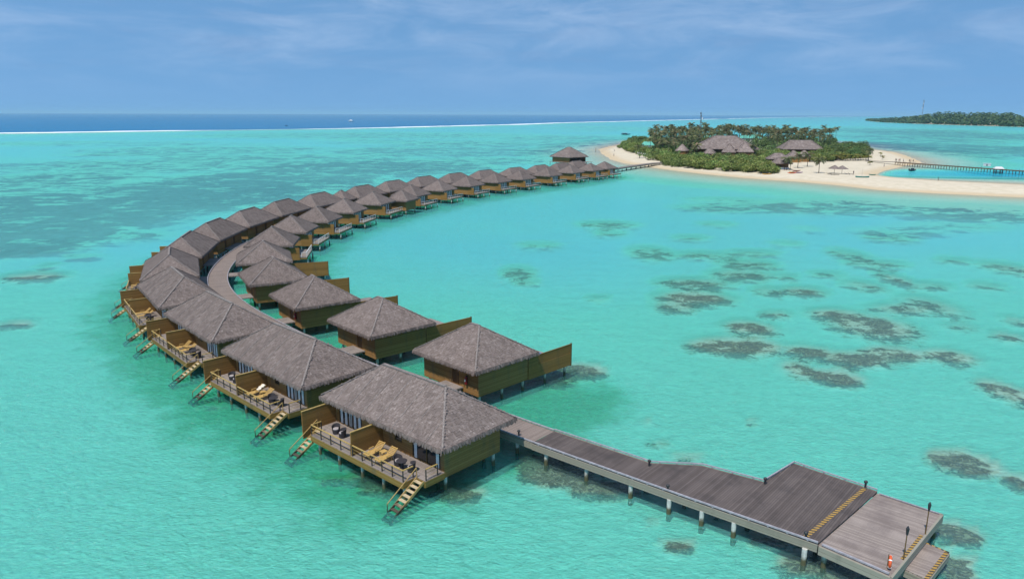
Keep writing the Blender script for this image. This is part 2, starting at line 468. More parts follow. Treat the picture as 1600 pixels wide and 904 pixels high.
# ------------------------------------------------------------------ long double villa (outer row)
def double_villa():
    v = empty('double_villa')
    hip_roof(15.2, 7.8, 7.6, 3.92, 6.62, v, 3)
    X, Y0, Y1, t = 6.75, -2.95, 2.95, .14
    w = MB()
    w.box(-X, -X + t, Y0, Y1, FZ, WT); w.box(X - t, X, Y0, Y1, FZ, WT)
    # back wall with two recessed doors
    for a, b in ((-X + t, -2.9), (-1.9, 1.9), (2.9, X - t)): w.box(a, b, Y1 - t, Y1, FZ, WT)
    for a, b in ((-2.9, -1.9), (1.9, 2.9)): w.box(a, b, Y1 - t, Y1, FZ, DZ); w.box(a, b, Y1 - t, Y1, 3.6, WT)
    # front wall: piers and lintels round the openings
    op = [(-6.35, -3.15, DZ, 3.55), (-1.95, -1.05, 2.35, 3.3), (1.05, 1.95, 2.35, 3.3), (3.15, 6.35, DZ, 3.55)]
    xs = -X + t
    for a, b, z0, z1 in op:
        w.box(xs, a, Y0, Y0 + t, FZ, WT); w.box(a, b, Y0, Y0 + t, FZ, z0); w.box(a, b, Y0, Y0 + t, z1, WT); xs = b
    w.box(xs, X - t, Y0, Y0 + t, FZ, WT)
    w.box(-X + t, X - t, Y0 + t, Y1 - t, FZ, DZ)
    w.box(-X + t, X - t, Y0 + t, Y1 - t, WT - .06, WT)
    w.box(-.07, .07, Y0 + t, Y1 - t, DZ, WT - .06)
    w.build('wall', M['wall'], v)
    y = Y0 + .075
    glazed_door(v, -6.35, -3.15, y, DZ, 3.55); window(v, -1.95, -1.05, y, 2.35, 3.3)
    glazed_door(v, 3.15, 6.35, y, DZ, 3.55); window(v, 1.05, 1.95, y, 2.35, 3.3)
    entry_door(v, -2.9, -1.9, Y1 - .09, DZ, 3.6, 1); entry_door(v, 1.9, 2.9, Y1 - .09, DZ, 3.6, 1)
    # terrace
    d = MB()
    poly = [(-X, Y0 - .003), (-X, -4.8), (-5.95, -4.8), (-5.95, -6.0), (5.72, -6.0), (5.72, -4.8), (X, -4.8), (X, Y0 - .003)]
    d.prism(poly, DZ - .08, DZ, lambda a, b: (b, a))
    dk = d.build('terrace', M['deck'], v)
    f = MB()
    for p, q in zip(poly[1:-1][:-1], poly[1:-1][1:]):
        cx = (1 if p[0] > q[0] else -1)
        f.beam((*p, (FZ + DZ) / 2 - .042), (*q, (FZ + DZ) / 2 - .042), .06, DZ - FZ - .09 + .08)
    f.beam((-X, -4.8, (FZ + DZ) / 2 - .042), (-X, Y0, (FZ + DZ) / 2 - .042), .06, DZ - FZ - .01)
    f.beam((X, -4.8, (FZ + DZ) / 2 - .042), (X, Y0, (FZ + DZ) / 2 - .042), .06, DZ - FZ - .01)
    f.build('fascia', M['fascia'], dk)
    for x, yy, zt, zb in ((-6.8, -6.2, 3.42, FZ - .05), (-.42, -5.98, 3.5, DZ + .004)):
        s = MB().box(x - .05, x + .05, yy, Y0 - .004, zb, zt).build('privacy_screen', M['screen'], v)
        MB().box(x - .075, x + .075, yy - .02, Y0 - .006, zt, zt + .05).build('capping', M['rail'], s)
    railing(v, [(-5.9, -5.0), (-5.9, -5.93), (-.52, -5.93)], 1.25)
    railing(v, [(-.32, -5.93), (5.66, -5.93), (5.66, -5.0)], 1.25)
    railing(v, [(X - .04, -4.7), (X - .04, -3.6)], 1.1)
    stair(v, 6.25, -4.84, DZ - .05, -8.05, -.42)
    stair(v, -6.32, -4.84, DZ - .05, -8.05, -.42)
    e = MB(); uvbox(e, -3.3, 3.3, Y1 + .003, 5.05, DZ - .12, DZ - .01)
    e.build('entry_deck', M['deck'], v)
    stilts(v, [(x, yy) for yy in (-5.6, -2.4, 2.5) for x in (-5.3, -2.6, .4, 3.0, 5.4)] + [(6.45, -2.6), (6.45, 2.5), (-2.9, 4.8), (2.9, 4.8)])
    return v

# ------------------------------------------------------------------ square villa (lagoon row)
def square_villa(pool, slats=False):
    v = empty('square_villa')
    hip_roof(9.3, 8.5, 1.2, 3.92, 6.68, v, 11)
    x0, x1, y0, y1, t = -4.0, 4.15, -3.4, 3.3, .14
    w = MB()
    w.box(x1 - t, x1, y0, y1, FZ, WT); w.box(x0, x0 + t, y0, y1, FZ, WT)
    a, b = .35, 1.4
    w.box(x0 + t, a, y0, y0 + t, FZ, WT); w.box(b, x1 - t, y0, y0 + t, FZ, WT); w.box(a, b, y0, y0 + t, FZ, DZ); w.box(a, b, y0, y0 + t, 3.65, WT)
    c, d = -2.6, 2.8
    w.box(x0 + t, c, y1 - t, y1, FZ, WT); w.box(d, x1 - t, y1 - t, y1, FZ, WT); w.box(c, d, y1 - t, y1, FZ, DZ); w.box(c, d, y1 - t, y1, 3.5, WT)
    w.box(x0 + t, x1 - t, y0 + t, y1 - t, FZ, DZ); w.box(x0 + t, x1 - t, y0 + t, y1 - t, WT - .06, WT)
    w.build('wall', M['wall'], v)
    entry_door(v, a, b, y0 + .09, DZ, 3.65, -1)
    glazed_door(v, c, d, y1 - .075, DZ, 3.5, 1)
    e = MB(); uvbox(e, -.6, 2.0, y0 - 2.75, y0 - .003, DZ - .16, DZ - .02); e.build('entry_deck', M['deck'], v)
    k = MB()
    if pool:
        yd = 9.75
        uvbox(k, x0, x1, y1 + .003, yd, DZ - .08, DZ)
        dk = k.build('terrace', M['deck'], v)
        f = MB().box(x0, x1 - .02, yd - .05, yd + .002, FZ, DZ - .083); f.build('fascia', M['fascia'], dk)
        s = MB()
        if slats:
            s.box(x1 + .003, x1 + .09, y1 + .004, 4.7, FZ - .02, 3.46); s.box(x1 + .003, x1 + .09, 4.7, yd + .1, FZ - .02, 2.45)
            s.box(x1 + .003, x1 + .09, 4.7, yd + .1, 3.40, 3.46)
        else: s.box(x1 + .003, x1 + .09, y1 + .004, yd + .1, FZ - .02, 3.46)
        sc_ = s.build('privacy_screen', M['screen'], v)
        if slats:
            b = MB(); n = 34
            for q in range(n):
                yq = 4.76 + (yd - 4.76) * q / (n - 1); b.box(x1 + .02, x1 + .07, yq - .062, yq + .062, 2.452, 3.398)
            b.build('slat_panel', M['screen'], sc_)
        MB().box(x1 - .02, x1 + .12, yd + .02, yd + .14, FZ - .1, 3.52).build('corner_post', M['timber'], v)
        p = MB()
        for q in ((.2, 3.9, 6.4, 6.6), (.2, 3.9, 8.4, 8.6)): p.box(q[0], q[1], q[2], q[3], DZ + .003, DZ + .36)
        p.box(.2, .4, 6.6, 8.4, DZ + .003, DZ + .36); p.box(3.7, 3.9, 6.6, 8.4, DZ + .003, DZ + .36)
        po = p.build('plunge_pool', M['pool'], v)
        MB().box(.4, 3.7, 6.6, 8.4, DZ + .003, DZ + .28).build('pool_water', M['pool'], po)
        stilts(v, [(x, yy) for yy in (-3.0, 0, 2.9, 6.2, 9.3) for x in (-3.6, 0.1, 3.8)])
    else:
        yd = 6.5
        uvbox(k, x0, x1, y1 + .003, yd, DZ - .08, DZ)
        dk = k.build('terrace', M['deck'], v)
        MB().box(x0, x1, yd - .05, yd + .002, FZ + .1, DZ - .083).box(x1 - .04, x1 + .002, y1, yd - .05, FZ + .1, DZ - .083).build('fascia', M['fascia'], dk)
        s = MB().box(x1 + .012, x1 + .10, y1 - .25, 5.3, FZ - .02, 3.4); s.build('privacy_screen', M['screen'], v)
        railing(v, [(x1 - .06, 5.6), (x1 - .06, yd - .06), (x0 + .06, yd - .06)], 1.1, mpost='white_rail', mrail='white_rail')
        stilts(v, [(x, yy) for yy in (-3.0, 0, 2.9, 6.6) for x in (-3.6, 0.1, 3.8)])
    return v

def villa_frame(c, tang):   # tang: direction of travel away from the jetty, degrees
    return (c[0], c[1], 0), R(tang - 180)

OUT = [(-7.9, 55.4, 137.8), (-21.0, 67.5, 136.2), (-33.4, 80.7, 132), (-44.3, 94.4, 125.5), (-52.2, 109.3, 113.5), (-56.7, 125.4, 101.5), (-58.6, 142.0, 91.5),
       (-58.2, 159.6, 85), (-55.9, 176.9, 80), (-51.4, 193.2, 74.5), (-44.0, 214.3, 70), (-37.6, 230.9, 66), (-29.7, 247.3, 62), (-20.4, 261.4, 58.5), (-10.4, 275.9, 56.5),
       (1.0, 290.5, 55), (11.4, 305.3, 54), (20.9, 319.6, 55), (28.9, 334, 56)]
INN = [(-3.65, 69.7, 135), (-15.0, 80.5, 132), (-25.7, 91.9, 126.5), (-34.8, 104.2, 119), (-40.9, 118.2, 109), (-44.4, 133.6, 98.5), (-45.3, 148.9, 89),
       (-43.9, 163.9, 83), (-41.3, 179.5, 79.5), (-37.2, 196.0, 75), (-29.8, 216.0, 69), (-23.2, 231.7, 65.5), (-15.2, 247.0, 61), (-6.1, 260.6, 57), (2.9, 273.3, 55),
       (13.7, 289.0, 54), (23.9, 304.5, 54), (33.3, 316.5, 54), (40.8, 328.0, 54)]
def v_label(i, n): return 'the one ' + NTH[i + 1] + ' from the jetty'
dv = double_villa()
VIL_O = []
for i, (x, y, tg) in enumerate(OUT):
    o = dv if i == 0 else copy_tree(dv, skip=('rail_cable',) if i > 5 else ())
    o.location, rz = villa_frame((x, y), tg); o.rotation_euler.z = rz
    tag(o, f'long thatched double villa on stilts, {NTH[i+1]} from the jetty platform in the outer row', 'villa', 'double villas in the outer row')
    VIL_O.append((o.location.copy(), rz))
s1 = square_villa(True, True); sp = square_villa(True); sd = square_villa(False)
used = {}
for i, (x, y, tg) in enumerate(INN):
    src = s1 if i == 0 else sp if i < 5 else sd
    o = src if src.name not in used else copy_tree(src)
    used[src.name] = 1
    o.location, rz = villa_frame((x, y), tg); o.rotation_euler.z = rz
    tag(o, f'square villa with pyramid thatched roof, {NTH[i+1]} from the jetty platform in the lagoon row', 'villa', 'square villas in the lagoon row')
# the curtains of the first villa's unit stand open
_doors = [c for c in dv.children if c.name.startswith('sliding_door')]
for c in [c for c in _doors[1].children if c.name.startswith('curtain')][1:4]:
    bpy.data.objects.remove(c)

def to_world(i, lx, ly, lz=0.0):
    loc, rz = VIL_O[i]
    return (loc[0] + lx * math.cos(rz) - ly * math.sin(rz), loc[1] + lx * math.sin(rz) + ly * math.cos(rz), lz), rz

# service huts filling the gap in both rows
def service_hut(name, x, y, tg, lx, ly, label, ez=3.92, rz_=6.3, ridge=.8):
    v = empty(name); hip_roof(lx, ly, ridge, ez, rz_, v, 21)
    X, Y, t = lx / 2 - .75, ly / 2 - .75, .14
    w = MB().box(-X, X, -Y, -Y + t, FZ, WT).box(-X, X, Y - t, Y, FZ, WT).box(-X, -X + t, -Y + t, Y - t, FZ, WT).box(X - t, X, -Y + t, Y - t, FZ, WT).box(-X + t, X - t, -Y + t, Y - t, FZ, DZ)
    w.build('wall', M['wall'], v)
    MB().box(-.5, .5, -Y - .03, -Y - .002, DZ, 3.5).build('door', M['door'], v)
    stilts(v, [(a, b) for a in (-X + .2, X - .2) for b in (-Y + .2, Y - .2)])
    v.location = (x, y, 0); v.rotation_euler.z = R(tg - 180); tag(v, label, 'hut'); return v
hx, hy, _ = at(622, 299, 6.3)
service_hut('service_hut', -30.6, 203.6, 72, 7.6, 6.6, 'windowless thatched hut on stilts without a terrace, among the square villas')
service_hut('service_hut', -47.6, 203.6, 72, 6.2, 6.2, 'low thatched hut squeezed between two double villas of the outer row')

# ------------------------------------------------------------------ pavilion past the far end of the row
def pavilion():
    ez = 4.3
    c0 = at(889, 245.5, ez); l = at(842.5, 242.3, ez); r = at(924.5, 242.0, ez)
    v = empty('pavilion')
    lx = 15.5; ly = 15.0
    hip_roof(lx, ly, 2.0, ez, 9.4, v, 31, 'old_thatch', course=.5, tuft=.6)
    X, Y, t = 6.6, 6.4, .16
    w = MB().box(-X, X, -Y, -Y + t, FZ, 4.1).box(-X, -X + t, -Y + t, Y, FZ, 4.1).box(-X + t, X, Y - t, Y, FZ, 4.1).box(-X + t, X - t, -Y + t, Y - t, FZ, DZ)
    w.build('wall', M['wall'], v)
    uvbox(MB(), -X - 1.2, X + 4.5, -Y - 1.5, Y + 1, DZ - .2, DZ - .05).build('terrace', M['deck'], v)
    for k in range(6):
        y = -Y + .2 + k * (2 * Y - .4) / 5
        MB().box(X - .12, X + .12, y - .12, y + .12, DZ, 4.1).build('column', M['post'], v)
    for k in range(2):
        MB().box(X + .8, X + .92, -Y + 8 * k, -Y + .12 + 8 * k, DZ, 4.2).build('column', M['timber'], v)
    stilts(v, [(a, b) for a in (-7.4, -2.5, 2.5, 7, 10.8) for b in (-7.4, -2.5, 2.5, 7)], DZ - .2, .16)
    v.rotation_euler.z = R(-48)
    # near corner of the eave stands at c0
    a = v.rotation_euler.z; px, py = lx / 2, -ly / 2
    v.location = (c0[0] - (px * math.cos(a) - py * math.sin(a)), c0[1] - (px * math.sin(a) + py * math.cos(a)), 0)
    tag(v, 'large square thatched pavilion with open side, standing over water behind the last villas', 'pavilion')
    return v
pav = pavilion()

# ------------------------------------------------------------------ boardwalk
def catmull(P, n=8):
    P = [np.array(p, float) for p in P]; P = [2 * P[0] - P[1]] + P + [2 * P[-1] - P[-2]]; out = []
    for i in range(1, len(P) - 2):
        for k in range(n):
            t = k / n; a, b, c, d = P[i - 1:i + 3]
            out.append(.5 * (2 * b + (c - a) * t + (2 * a - 5 * b + 4 * c - d) * t * t + (3 * b - a - 3 * c + d) * t ** 3))
    out.append(P[-2]); return out
ctr = []
for (x, y, tg) in OUT:
    a = R(tg - 180); ctr.append((x - 6.45 * math.sin(a), y + 6.45 * math.cos(a)))
i0 = ctr[0]
e0 = at(963, 261.5, DZ); e1 = at(1015, 254, DZ); e2 = at(1040, 250.5, DZ + .6)
PATH = catmull([(2.6, 54.75), (1.2, 55.95)] + ctr + [(e0[0] - 3, e0[1] - 6), e0[:2], e1[:2], e2[:2]])
def offset(path, d):
    out = []
    for i, p in enumerate(path):
        q = path[min(i + 1, len(path) - 1)] - path[max(i - 1, 0)]; q = q / np.linalg.norm(q)
        out.append(p + np.array((-q[1], q[0])) * d)
    return out
bw = empty('boardwalk', (0, 0, 0))
tag(bw, 'long timber boardwalk on white piles running between the villa rows to the island', 'boardwalk')
HW = 1.4
L_, R_ = offset(PATH, HW), offset(PATH, -HW)
dk = MB(); s = 0
for i in range(len(PATH) - 1):
    ds = float(np.linalg.norm(PATH[i + 1] - PATH[i]))
    dk.face([(*R_[i], DZ), (*R_[i + 1], DZ), (*L_[i + 1], DZ), (*L_[i], DZ)], [(s, 0), (s + ds, 0), (s + ds, 2 * HW), (s, 2 * HW)]); s += ds
i = len(dk.v); dk.build('walkway_deck', M['deck_curve'], bw)
for side, E in ((1, offset(PATH, HW + .06)), (-1, offset(PATH, -HW - .06))):
    b = MB(); kb = MB()
    for i in range(len(E) - 1):
        p, q = E[i], E[i + 1]
        b.beam((*p, DZ - .28), (*q, DZ - .28), .12, .5); kb.beam((*p, DZ + .1), (*q, DZ + .1), .10, .09)
    b.build('edge_beam', M['beam'], bw); kb.build('kerb_rail', M['kerb'], bw)
acc = 0; nxt = 2.0
for i in range(len(PATH) - 1):
    acc += float(np.linalg.norm(PATH[i + 1] - PATH[i]))
    if acc >= nxt:
        nxt += 4.2
        d = PATH[i + 1] - PATH[i]; d /= np.linalg.norm(d); nn = np.array((-d[1], d[0]))
        for sgn in (-1, 1):
            c = PATH[i] + nn * sgn * 1.1
            MB().cyl((c[0], c[1], -1.75), (c[0], c[1], DZ - .3), .15, .15, 10).build('pile', M['stilt'], bw)
# straight arm and dark platform
ax = R(-41.0); EX = np.array((math.cos(ax), math.sin(ax))); EN = np.array((-EX[1], EX[0]))
uvJ = lambda x, y: (x * EX[0] + y * EX[1], x * EN[0] + y * EN[1])
uvK = lambda x, y: (x * EN[0] + y * EN[1], x * EX[0] + y * EX[1])
plat = [(1.75, 53.62), (12.0, 45.1), (18.72, 39.72), (25.42, 46.05), (21.2, 50.2), (18.0, 47.35), (14.2, 49.8), (10.4, 50.2), (3.5, 55.85)]
MB().prism(plat, DZ - .09, DZ + .004, uvJ).build('platform_deck', M['deck_dark'], bw)
def edge(parent, pts, z, name, m, w=.12, h=.5, dz=-.28):
    b = MB()
    for p, q in zip(pts[:-1], pts[1:]): b.beam((*p, z + dz), (*q, z + dz), w, h)
    return b.build(name, M[m], parent)
low_edge = [(1.65, 53.55), (11.95, 45.0), (18.68, 39.62)]
up_edge = [(25.47, 46.15), (21.25, 50.3), (18.02, 47.45), (14.25, 49.9), (10.5, 50.3), (3.55, 55.98)]
edge(bw, low_edge, DZ, 'edge_beam', 'beam'); edge(bw, up_edge, DZ, 'edge_beam', 'beam')
edge(bw, low_edge, DZ, 'kerb_rail', 'kerb', .11, .1, .14); edge(bw, up_edge, DZ, 'kerb_rail', 'kerb', .09, .08, .12)
for pts in (low_edge, up_edge):
    for p, q in zip(pts[:-1], pts[1:]):
        n = max(1, int(math.dist(p, q) / 1.2))
        for k in range(n):
            t = (k + .5) / n; c = (p[0] + (q[0] - p[0]) * t, p[1] + (q[1] - p[1]) * t)
            MB().box(c[0] - .05, c[0] + .05, c[1] - .05, c[1] + .05, DZ + .006, DZ + .085).build('kerb_block', M['kerb'], bw)
hz = MB()
p, q = np.array((18.35, 40.3)), np.array((24.9, 46.4)); d = (q - p) / np.linalg.norm(q - p); nn = np.array((-d[1], d[0])); L = float(np.linalg.norm(q - p))
hz.shared([], [])
hz.face([(*(p - nn * -.02), DZ + .010), (*(q - nn * -.02), DZ + .010), (*(q + nn * .30), DZ + .010), (*(p + nn * .30), DZ + .010)], [(0, 0), (L, 0), (L, .3), (0, .3)])
hz.build('hazard_strip', M['hazard'], bw)
for (u, v) in ((855, 722), (918, 745), (987, 772), (1047, 796), (1098, 814), (1148, 832), (1258, 874)):
    x, y, _ = at(u, v, .2)
    MB().cyl((x, y, -1.75), (x, y, DZ - .5), .16, .16, 10).build('pile', M['stilt'], bw)
    x2, y2 = x + EN[0] * 2.3, y + EN[1] * 2.3
    MB().cyl((x2, y2, -1.75), (x2, y2, DZ - .5), .16, .16, 10).build('pile', M['stilt'], bw)
for x, y in ((17.9, 46.6), (21.0, 49.2), (24.2, 46.2), (21.5, 43.3)):
    MB().cyl((x, y, -1.75), (x, y, DZ - .5), .16, .16, 10).build('pile', M['stilt'], bw)

# light lower platform at the jetty's end, with its landing step
lp = empty('landing_platform')
tag(lp, 'pale weathered timber platform with low boat step at the end of the jetty', 'platform')
Zp = DZ - .12
q1 = at(1394, 897, Zp)[:2]; q2 = at(1473, 799, Zp)[:2]
qp = [(18.735, 39.705), q1, q2, (25.435, 46.035)]
MB().prism(qp, Zp - .1, Zp, uvK).build('platform_deck', M['deck_light'], lp)
edge(lp, [(18.76, 39.60), (q1[0], q1[1] - .08), (q2[0] + .08, q2[1]), (25.55, 46.02)], Zp, 'edge_beam', 'beam', .14, .55, -.26)
edge(lp, [(18.95, 39.62), (q1[0], q1[1] + .16)], Zp, 'kerb_rail', 'kerb', .12, .1, .12); edge(lp, [(25.5, 45.85), (q2[0] - .15, q2[1])], Zp, 'kerb_rail', 'kerb', .08, .06, .08)
zl = .85
ld = [at(*t, zl)[:2] for t in ((1409.5, 881), (1453, 901), (1486, 857.5), (1445.5, 841))]
MB().prism(ld, zl - .1, zl, uvK).build('boat_step', M['deck_light'], lp)
edge(lp, [ld[0], ld[1], ld[2], ld[3]], zl, 'step_beam', 'beam', .1, .4, -.3)
def strip(parent, p, q, z, w=.22):
    p, q = np.array(p), np.array(q); d = (q - p) / np.linalg.norm(q - p); nn = np.array((-d[1], d[0])); L = float(np.linalg.norm(q - p))
    m = MB(); m.face([(*p, z), (*q, z), (*(q + nn * w), z), (*(p + nn * w), z)], [(0, 0), (L, 0), (L, w), (0, w)])
    return m.build('hazard_strip', M['hazard'], parent)
strip(lp, ld[1], ld[2], zl + .006); strip(lp, ld[2], ld[3], zl + .006, .12)
qd = np.array(q2) - np.array(q1); strip(lp, tuple(np.array(q1) + qd * .24), tuple(np.array(q1) + qd * .62), Zp + .006)
for x, y in ((19.2, 39.7), (21.9, 37.3), (24.8, 40.1), (27.8, 43.0), (24.9, 45.7), (23.4, 37.2), (26.0, 39.4)):
    MB().cyl((x, y, -1.75), (x, y, zl - .1), .16, .16, 10).build('pile', M['stilt'], lp)

def bollard_lamp(x, y, z, label):
    o = empty('bollard_lamp', (x, y, z))
    MB().lathe([(.001, 0), (.09, 0), (.07, .06), (.07, .34), (.001, .34)], 10).build('post', M['black'], o)
    MB().lathe([(.001, .345), (.13, .345), (.13, .44), (.03, .52), (.001, .53)], 10).build('lamp_head', M['black'], o)
    tag(o, label, 'lamp', 'low lamps along the boardwalk')
for u, v, t in ((812, 680, 'short black lamp on the boardwalk kerb beside the nearest double villa'), (1016, 726, 'short black lamp where the boardwalk begins to widen, far kerb'), (1045, 765, 'short black lamp halfway along the jetty arm, on the near kerb'),
                (1197, 753, 'short black lamp in the inner corner of the dark platform'), (1354, 757, 'short black lamp at the far end of the yellow hazard strip'), (1261, 838, 'short black lamp at the near end of the yellow hazard strip')):
    x, y, _ = at(u, v, DZ); bollard_lamp(x, y, DZ + .01, t)
for u, v, t in ((1412, 886, 'tall slim bamboo torch at the near corner of the boat step'), (1446, 845, 'tall slim bamboo torch at the far corner of the boat step')):
    x, y, _ = at(u, v, .8); o = empty('torch', (x, y, .8))
    MB().cyl((0, 0, 0), (0, 0, 2.3), .045, .03, 8).build('pole', M['timber'], o)
    MB().lathe([(.03, 2.3), (.06, 2.35), (.10, 2.75), (.05, 2.85), (.001, 2.95)], 10).build('torch_head', M['black'], o)
    tag(o, t, 'torch', 'torches by the boat step')
def lifebuoy(x, y, z):
    o = empty('lifebuoy', (x, y, z), R(62)); o.scale = (.82,) * 3; b = MB(); n, m = 24, 8
    vs = [((.36 + .11 * math.cos(2 * math.pi * j / m)) * math.cos(2 * math.pi * i / n), .11 * math.sin(2 * math.pi * j / m) , .55 + (.36 + .11 * math.cos(2 * math.pi * j / m)) * math.sin(2 * math.pi * i / n)) for i in range(n) for j in range(m)]
    b.shared(vs, [(i * m + j, ((i + 1) % n) * m + j, ((i + 1) % n) * m + (j + 1) % m, i * m + (j + 1) % m) for i in range(n) for j in range(m)])
    b.build('ring', M['orange'], o, True)
    for k in range(4):
        a = math.pi / 4 + k * math.pi / 2
        MB().cyl((.36 * math.cos(a) - .035 * math.sin(a), 0, .55 + .36 * math.sin(a) + .035 * math.cos(a)), (.36 * math.cos(a) + .035 * math.sin(a), 0, .55 + .36 * math.sin(a) - .035 * math.cos(a)), .122, .122, 10).build('band', M['white'], o)
    MB().box(-.04, .04, .1, .16, 0, 1.1).build('stand', M['timber'], o)
    tag(o, 'orange lifebuoy ring on a short stand at the corner of the pale platform', 'lifebuoy')
x, y, _ = at(1392, 884, Zp); lifebuoy(x, y, Zp)

# ------------------------------------------------------------------ terrace furniture
def sun_lounger():
    o = empty('sun_lounger')
    s = MB()
    for sx in (-.31, .31): s.box(sx - .025, sx + .025, -.9, .35, .30, .36)
    for k in range(10): s.box(-.28, .28, -.88 + k * .125, -.88 + k * .125 + .10, .335, .362)
    s.build('seat', M['lounger'], o)
    b = MB(); a = R(38); c, sn = math.cos(a), math.sin(a)
    for sx in (-.31, .31): b.beam((sx, .36, .33), (sx, .36 + .75 * c, .33 + .75 * sn), .05, .05)
    for k in range(6):
        t = .06 + k * .125
        b.beam((-.28, .36 + t * c, .33 + t * sn), (.28, .36 + t * c, .33 + t * sn), .1, .03)
    b.build('backrest', M['lounger'], o)
    for sx in (-.29, .29):
        for sy in (-.75, .3): MB().box(sx - .025, sx + .025, sy - .03, sy + .03, 0, .30).build('leg', M['lounger'], o)
    MB().box(-.36, -.28, -.2, .3, .52, .55).box(-.34, -.30, -.18, -.13, .36, .52).build('armrest', M['lounger'], o)
    MB().box(.28, .36, -.2, .3, .52, .55).box(.30, .34, -.18, -.13, .36, .52).build('armrest', M['lounger'], o)
    return o
def tub_chair():
    o = empty('tub_chair'); n = 14
    b = MB(); vs = []; fs = []
    for i in range(n + 1):
        a = R(-20 + 220 * i / n); h = .62 + .14 * math.sin(math.pi * i / n)
        for r, z in ((.28, .0), (.36, h), (.31, h), (.23, .38)): vs.append((r * math.cos(a), r * math.sin(a), z))
    for i in range(n):
        for j in range(3): fs.append((i * 4 + j, (i + 1) * 4 + j, (i + 1) * 4 + j + 1, i * 4 + j + 1))
    b.shared(vs, fs); b.lathe([(.001, 0), (.27, 0), (.30, .36), (.001, .36)], 14); b.build('shell', M['rattan'], o)
    MB().lathe([(.001, .362), (.24, .362), (.26, .42), (.22, .46), (.001, .46)], 14).build('cushion', M['cushion'], o)
    return o
def round_table():
    o = empty('round_table')
    MB().lathe([(.001, .66), (.40, .66), (.42, .69), (.40, .71), (.001, .71)], 18).build('tabletop', M['rattan'], o)
    MB().lathe([(.001, 0), (.25, 0), (.10, .12), (.12, .6), (.2, .658), (.001, .658)], 12).build('pedestal', M['rattan'], o)
    return o
def side_table():
    o = empty('side_table')
    MB().box(-.25, .25, -.25, .25, .40, .44).build('tabletop', M['lounger'], o)
    for sx in (-.2, .2):
        for sy in (-.2, .2): MB().box(sx - .025, sx + .025, sy - .025, sy + .025, 0, .40).build('leg', M['lounger'], o)
    return o
def towel(m):
    b = MB(); n, k = 8, 5
    vs = [(-.25 + .5 * j / k, -.4 + .8 * i / n, .03 + .02 * math.sin(i * 2.1 + j) + (.05 if i in (3, 4) else 0)) for i in range(n + 1) for j in range(k + 1)]
    b.shared(vs, [(i * (k + 1) + j, i * (k + 1) + j + 1, (i + 1) * (k + 1) + j + 1, (i + 1) * (k + 1) + j) for i in range(n) for j in range(k)])
    b.shared([(x, y, z - .03) for x, y, z in vs], [(i * (k + 1) + j, (i + 1) * (k + 1) + j, (i + 1) * (k + 1) + j + 1, i * (k + 1) + j + 1) for i in range(n) for j in range(k)])
    return b.build('towel', M[m])
PROT = {}
def place(kind, fn, i, x, y, rot, label, cat, group=None, z=DZ + .004):
    if kind in PROT: o = copy_tree(PROT[kind])
    else: o = fn(); PROT[kind] = o
    p, rz = to_world(i, x, y, z); o.location = p; o.rotation_euler = (0, 0, rz + R(rot)); tag(o, label, cat, group)
for i in range(5):
    w = f'the terrace of the {NTH[i+1]} double villa from the jetty'
    place('l', sun_lounger, i, .75, -4.75, 6, f'wooden sun lounger next to the screen, terrace of the {NTH[i+1]} double villa from the jetty', 'sun lounger', 'wooden sun loungers')
    place('l', sun_lounger, i, 2.15, -4.7, 2, f'wooden sun lounger farther from the screen, terrace of the {NTH[i+1]} double villa from the jetty', 'sun lounger', 'wooden sun loungers')
    place('s', side_table, i, 1.45, -4.35, 0, f'wooden table between two loungers, terrace of the {NTH[i+1]} double villa from the jetty', 'side table', 'wooden side tables')
    place('t', round_table, i, 4.1, -4.75, 0, f'dark round table between tub chairs, terrace of the {NTH[i+1]} double villa from the jetty', 'table', 'dark round tables')
    place('c', tub_chair, i, 3.4, -4.55, 60, f'dark tub chair between loungers and round table, {NTH[i+1]} double villa from the jetty', 'chair', 'dark tub chairs')
    place('c', tub_chair, i, 4.85, -4.5, -50, f'dark tub chair between round table and stairs, {NTH[i+1]} double villa from the jetty', 'chair', 'dark tub chairs')
    place('c', tub_chair, i, -4.7, -4.4, 30, f'dark tub chair next to the tall end screen, {NTH[i+1]} double villa from the jetty', 'chair', 'dark tub chairs')
    place('c', tub_chair, i, -3.7, -4.5, -30, f'dark tub chair next to the middle screen, {NTH[i+1]} double villa from the jetty', 'chair', 'dark tub chairs')
for m, i, x, y, z, label in (('towel', 1, .78, -4.2, DZ + .62, 'crumpled pale towel on a lounger of the second double villa'), ('blue', 1, -2.3, -4.5, DZ + .03, 'blue towel lying on the terrace boards of the second double villa')):
    o = towel(m); p, rz = to_world(i, x, y, z); o.location = p; o.rotation_euler = (R(30) if m == 'towel' else 0, 0, rz); tag(o, label, 'towel')
def extinguisher():
    o = empty('fire_extinguisher')
    MB().lathe([(.001, .0), (.11, 0), (.11, .48), (.05, .56), (.001, .56)], 12).build('cylinder', M['red'], o)
    MB().box(-.03, .03, -.03, .12, .565, .62).cyl((0, .1, .58), (.09, .05, .3), .015, .012, 6).build('valve', M['black'], o)
    MB().box(-.06, .06, -.118, -.112, .2, .36).build('sticker', M['white'], o)
    return o
ex = None
for k, i in enumerate((0, 2)):
    x, y, tg = INN[i]; a = R(tg - 180); lx, ly = 2.6, -3.56
    o = extinguisher() if ex is None else copy_tree(ex); ex = o
    o.location = (x + lx * math.cos(a) - ly * math.sin(a), y + lx * math.sin(a) + ly * math.cos(a), 2.1); o.rotation_euler.z = a; o.scale = (1.3, 1.3, 1.3)
    tag(o, f'red fire extinguisher hung by the door of the {NTH[i+1]} square villa', 'fire extinguisher', 'fire extinguishers')
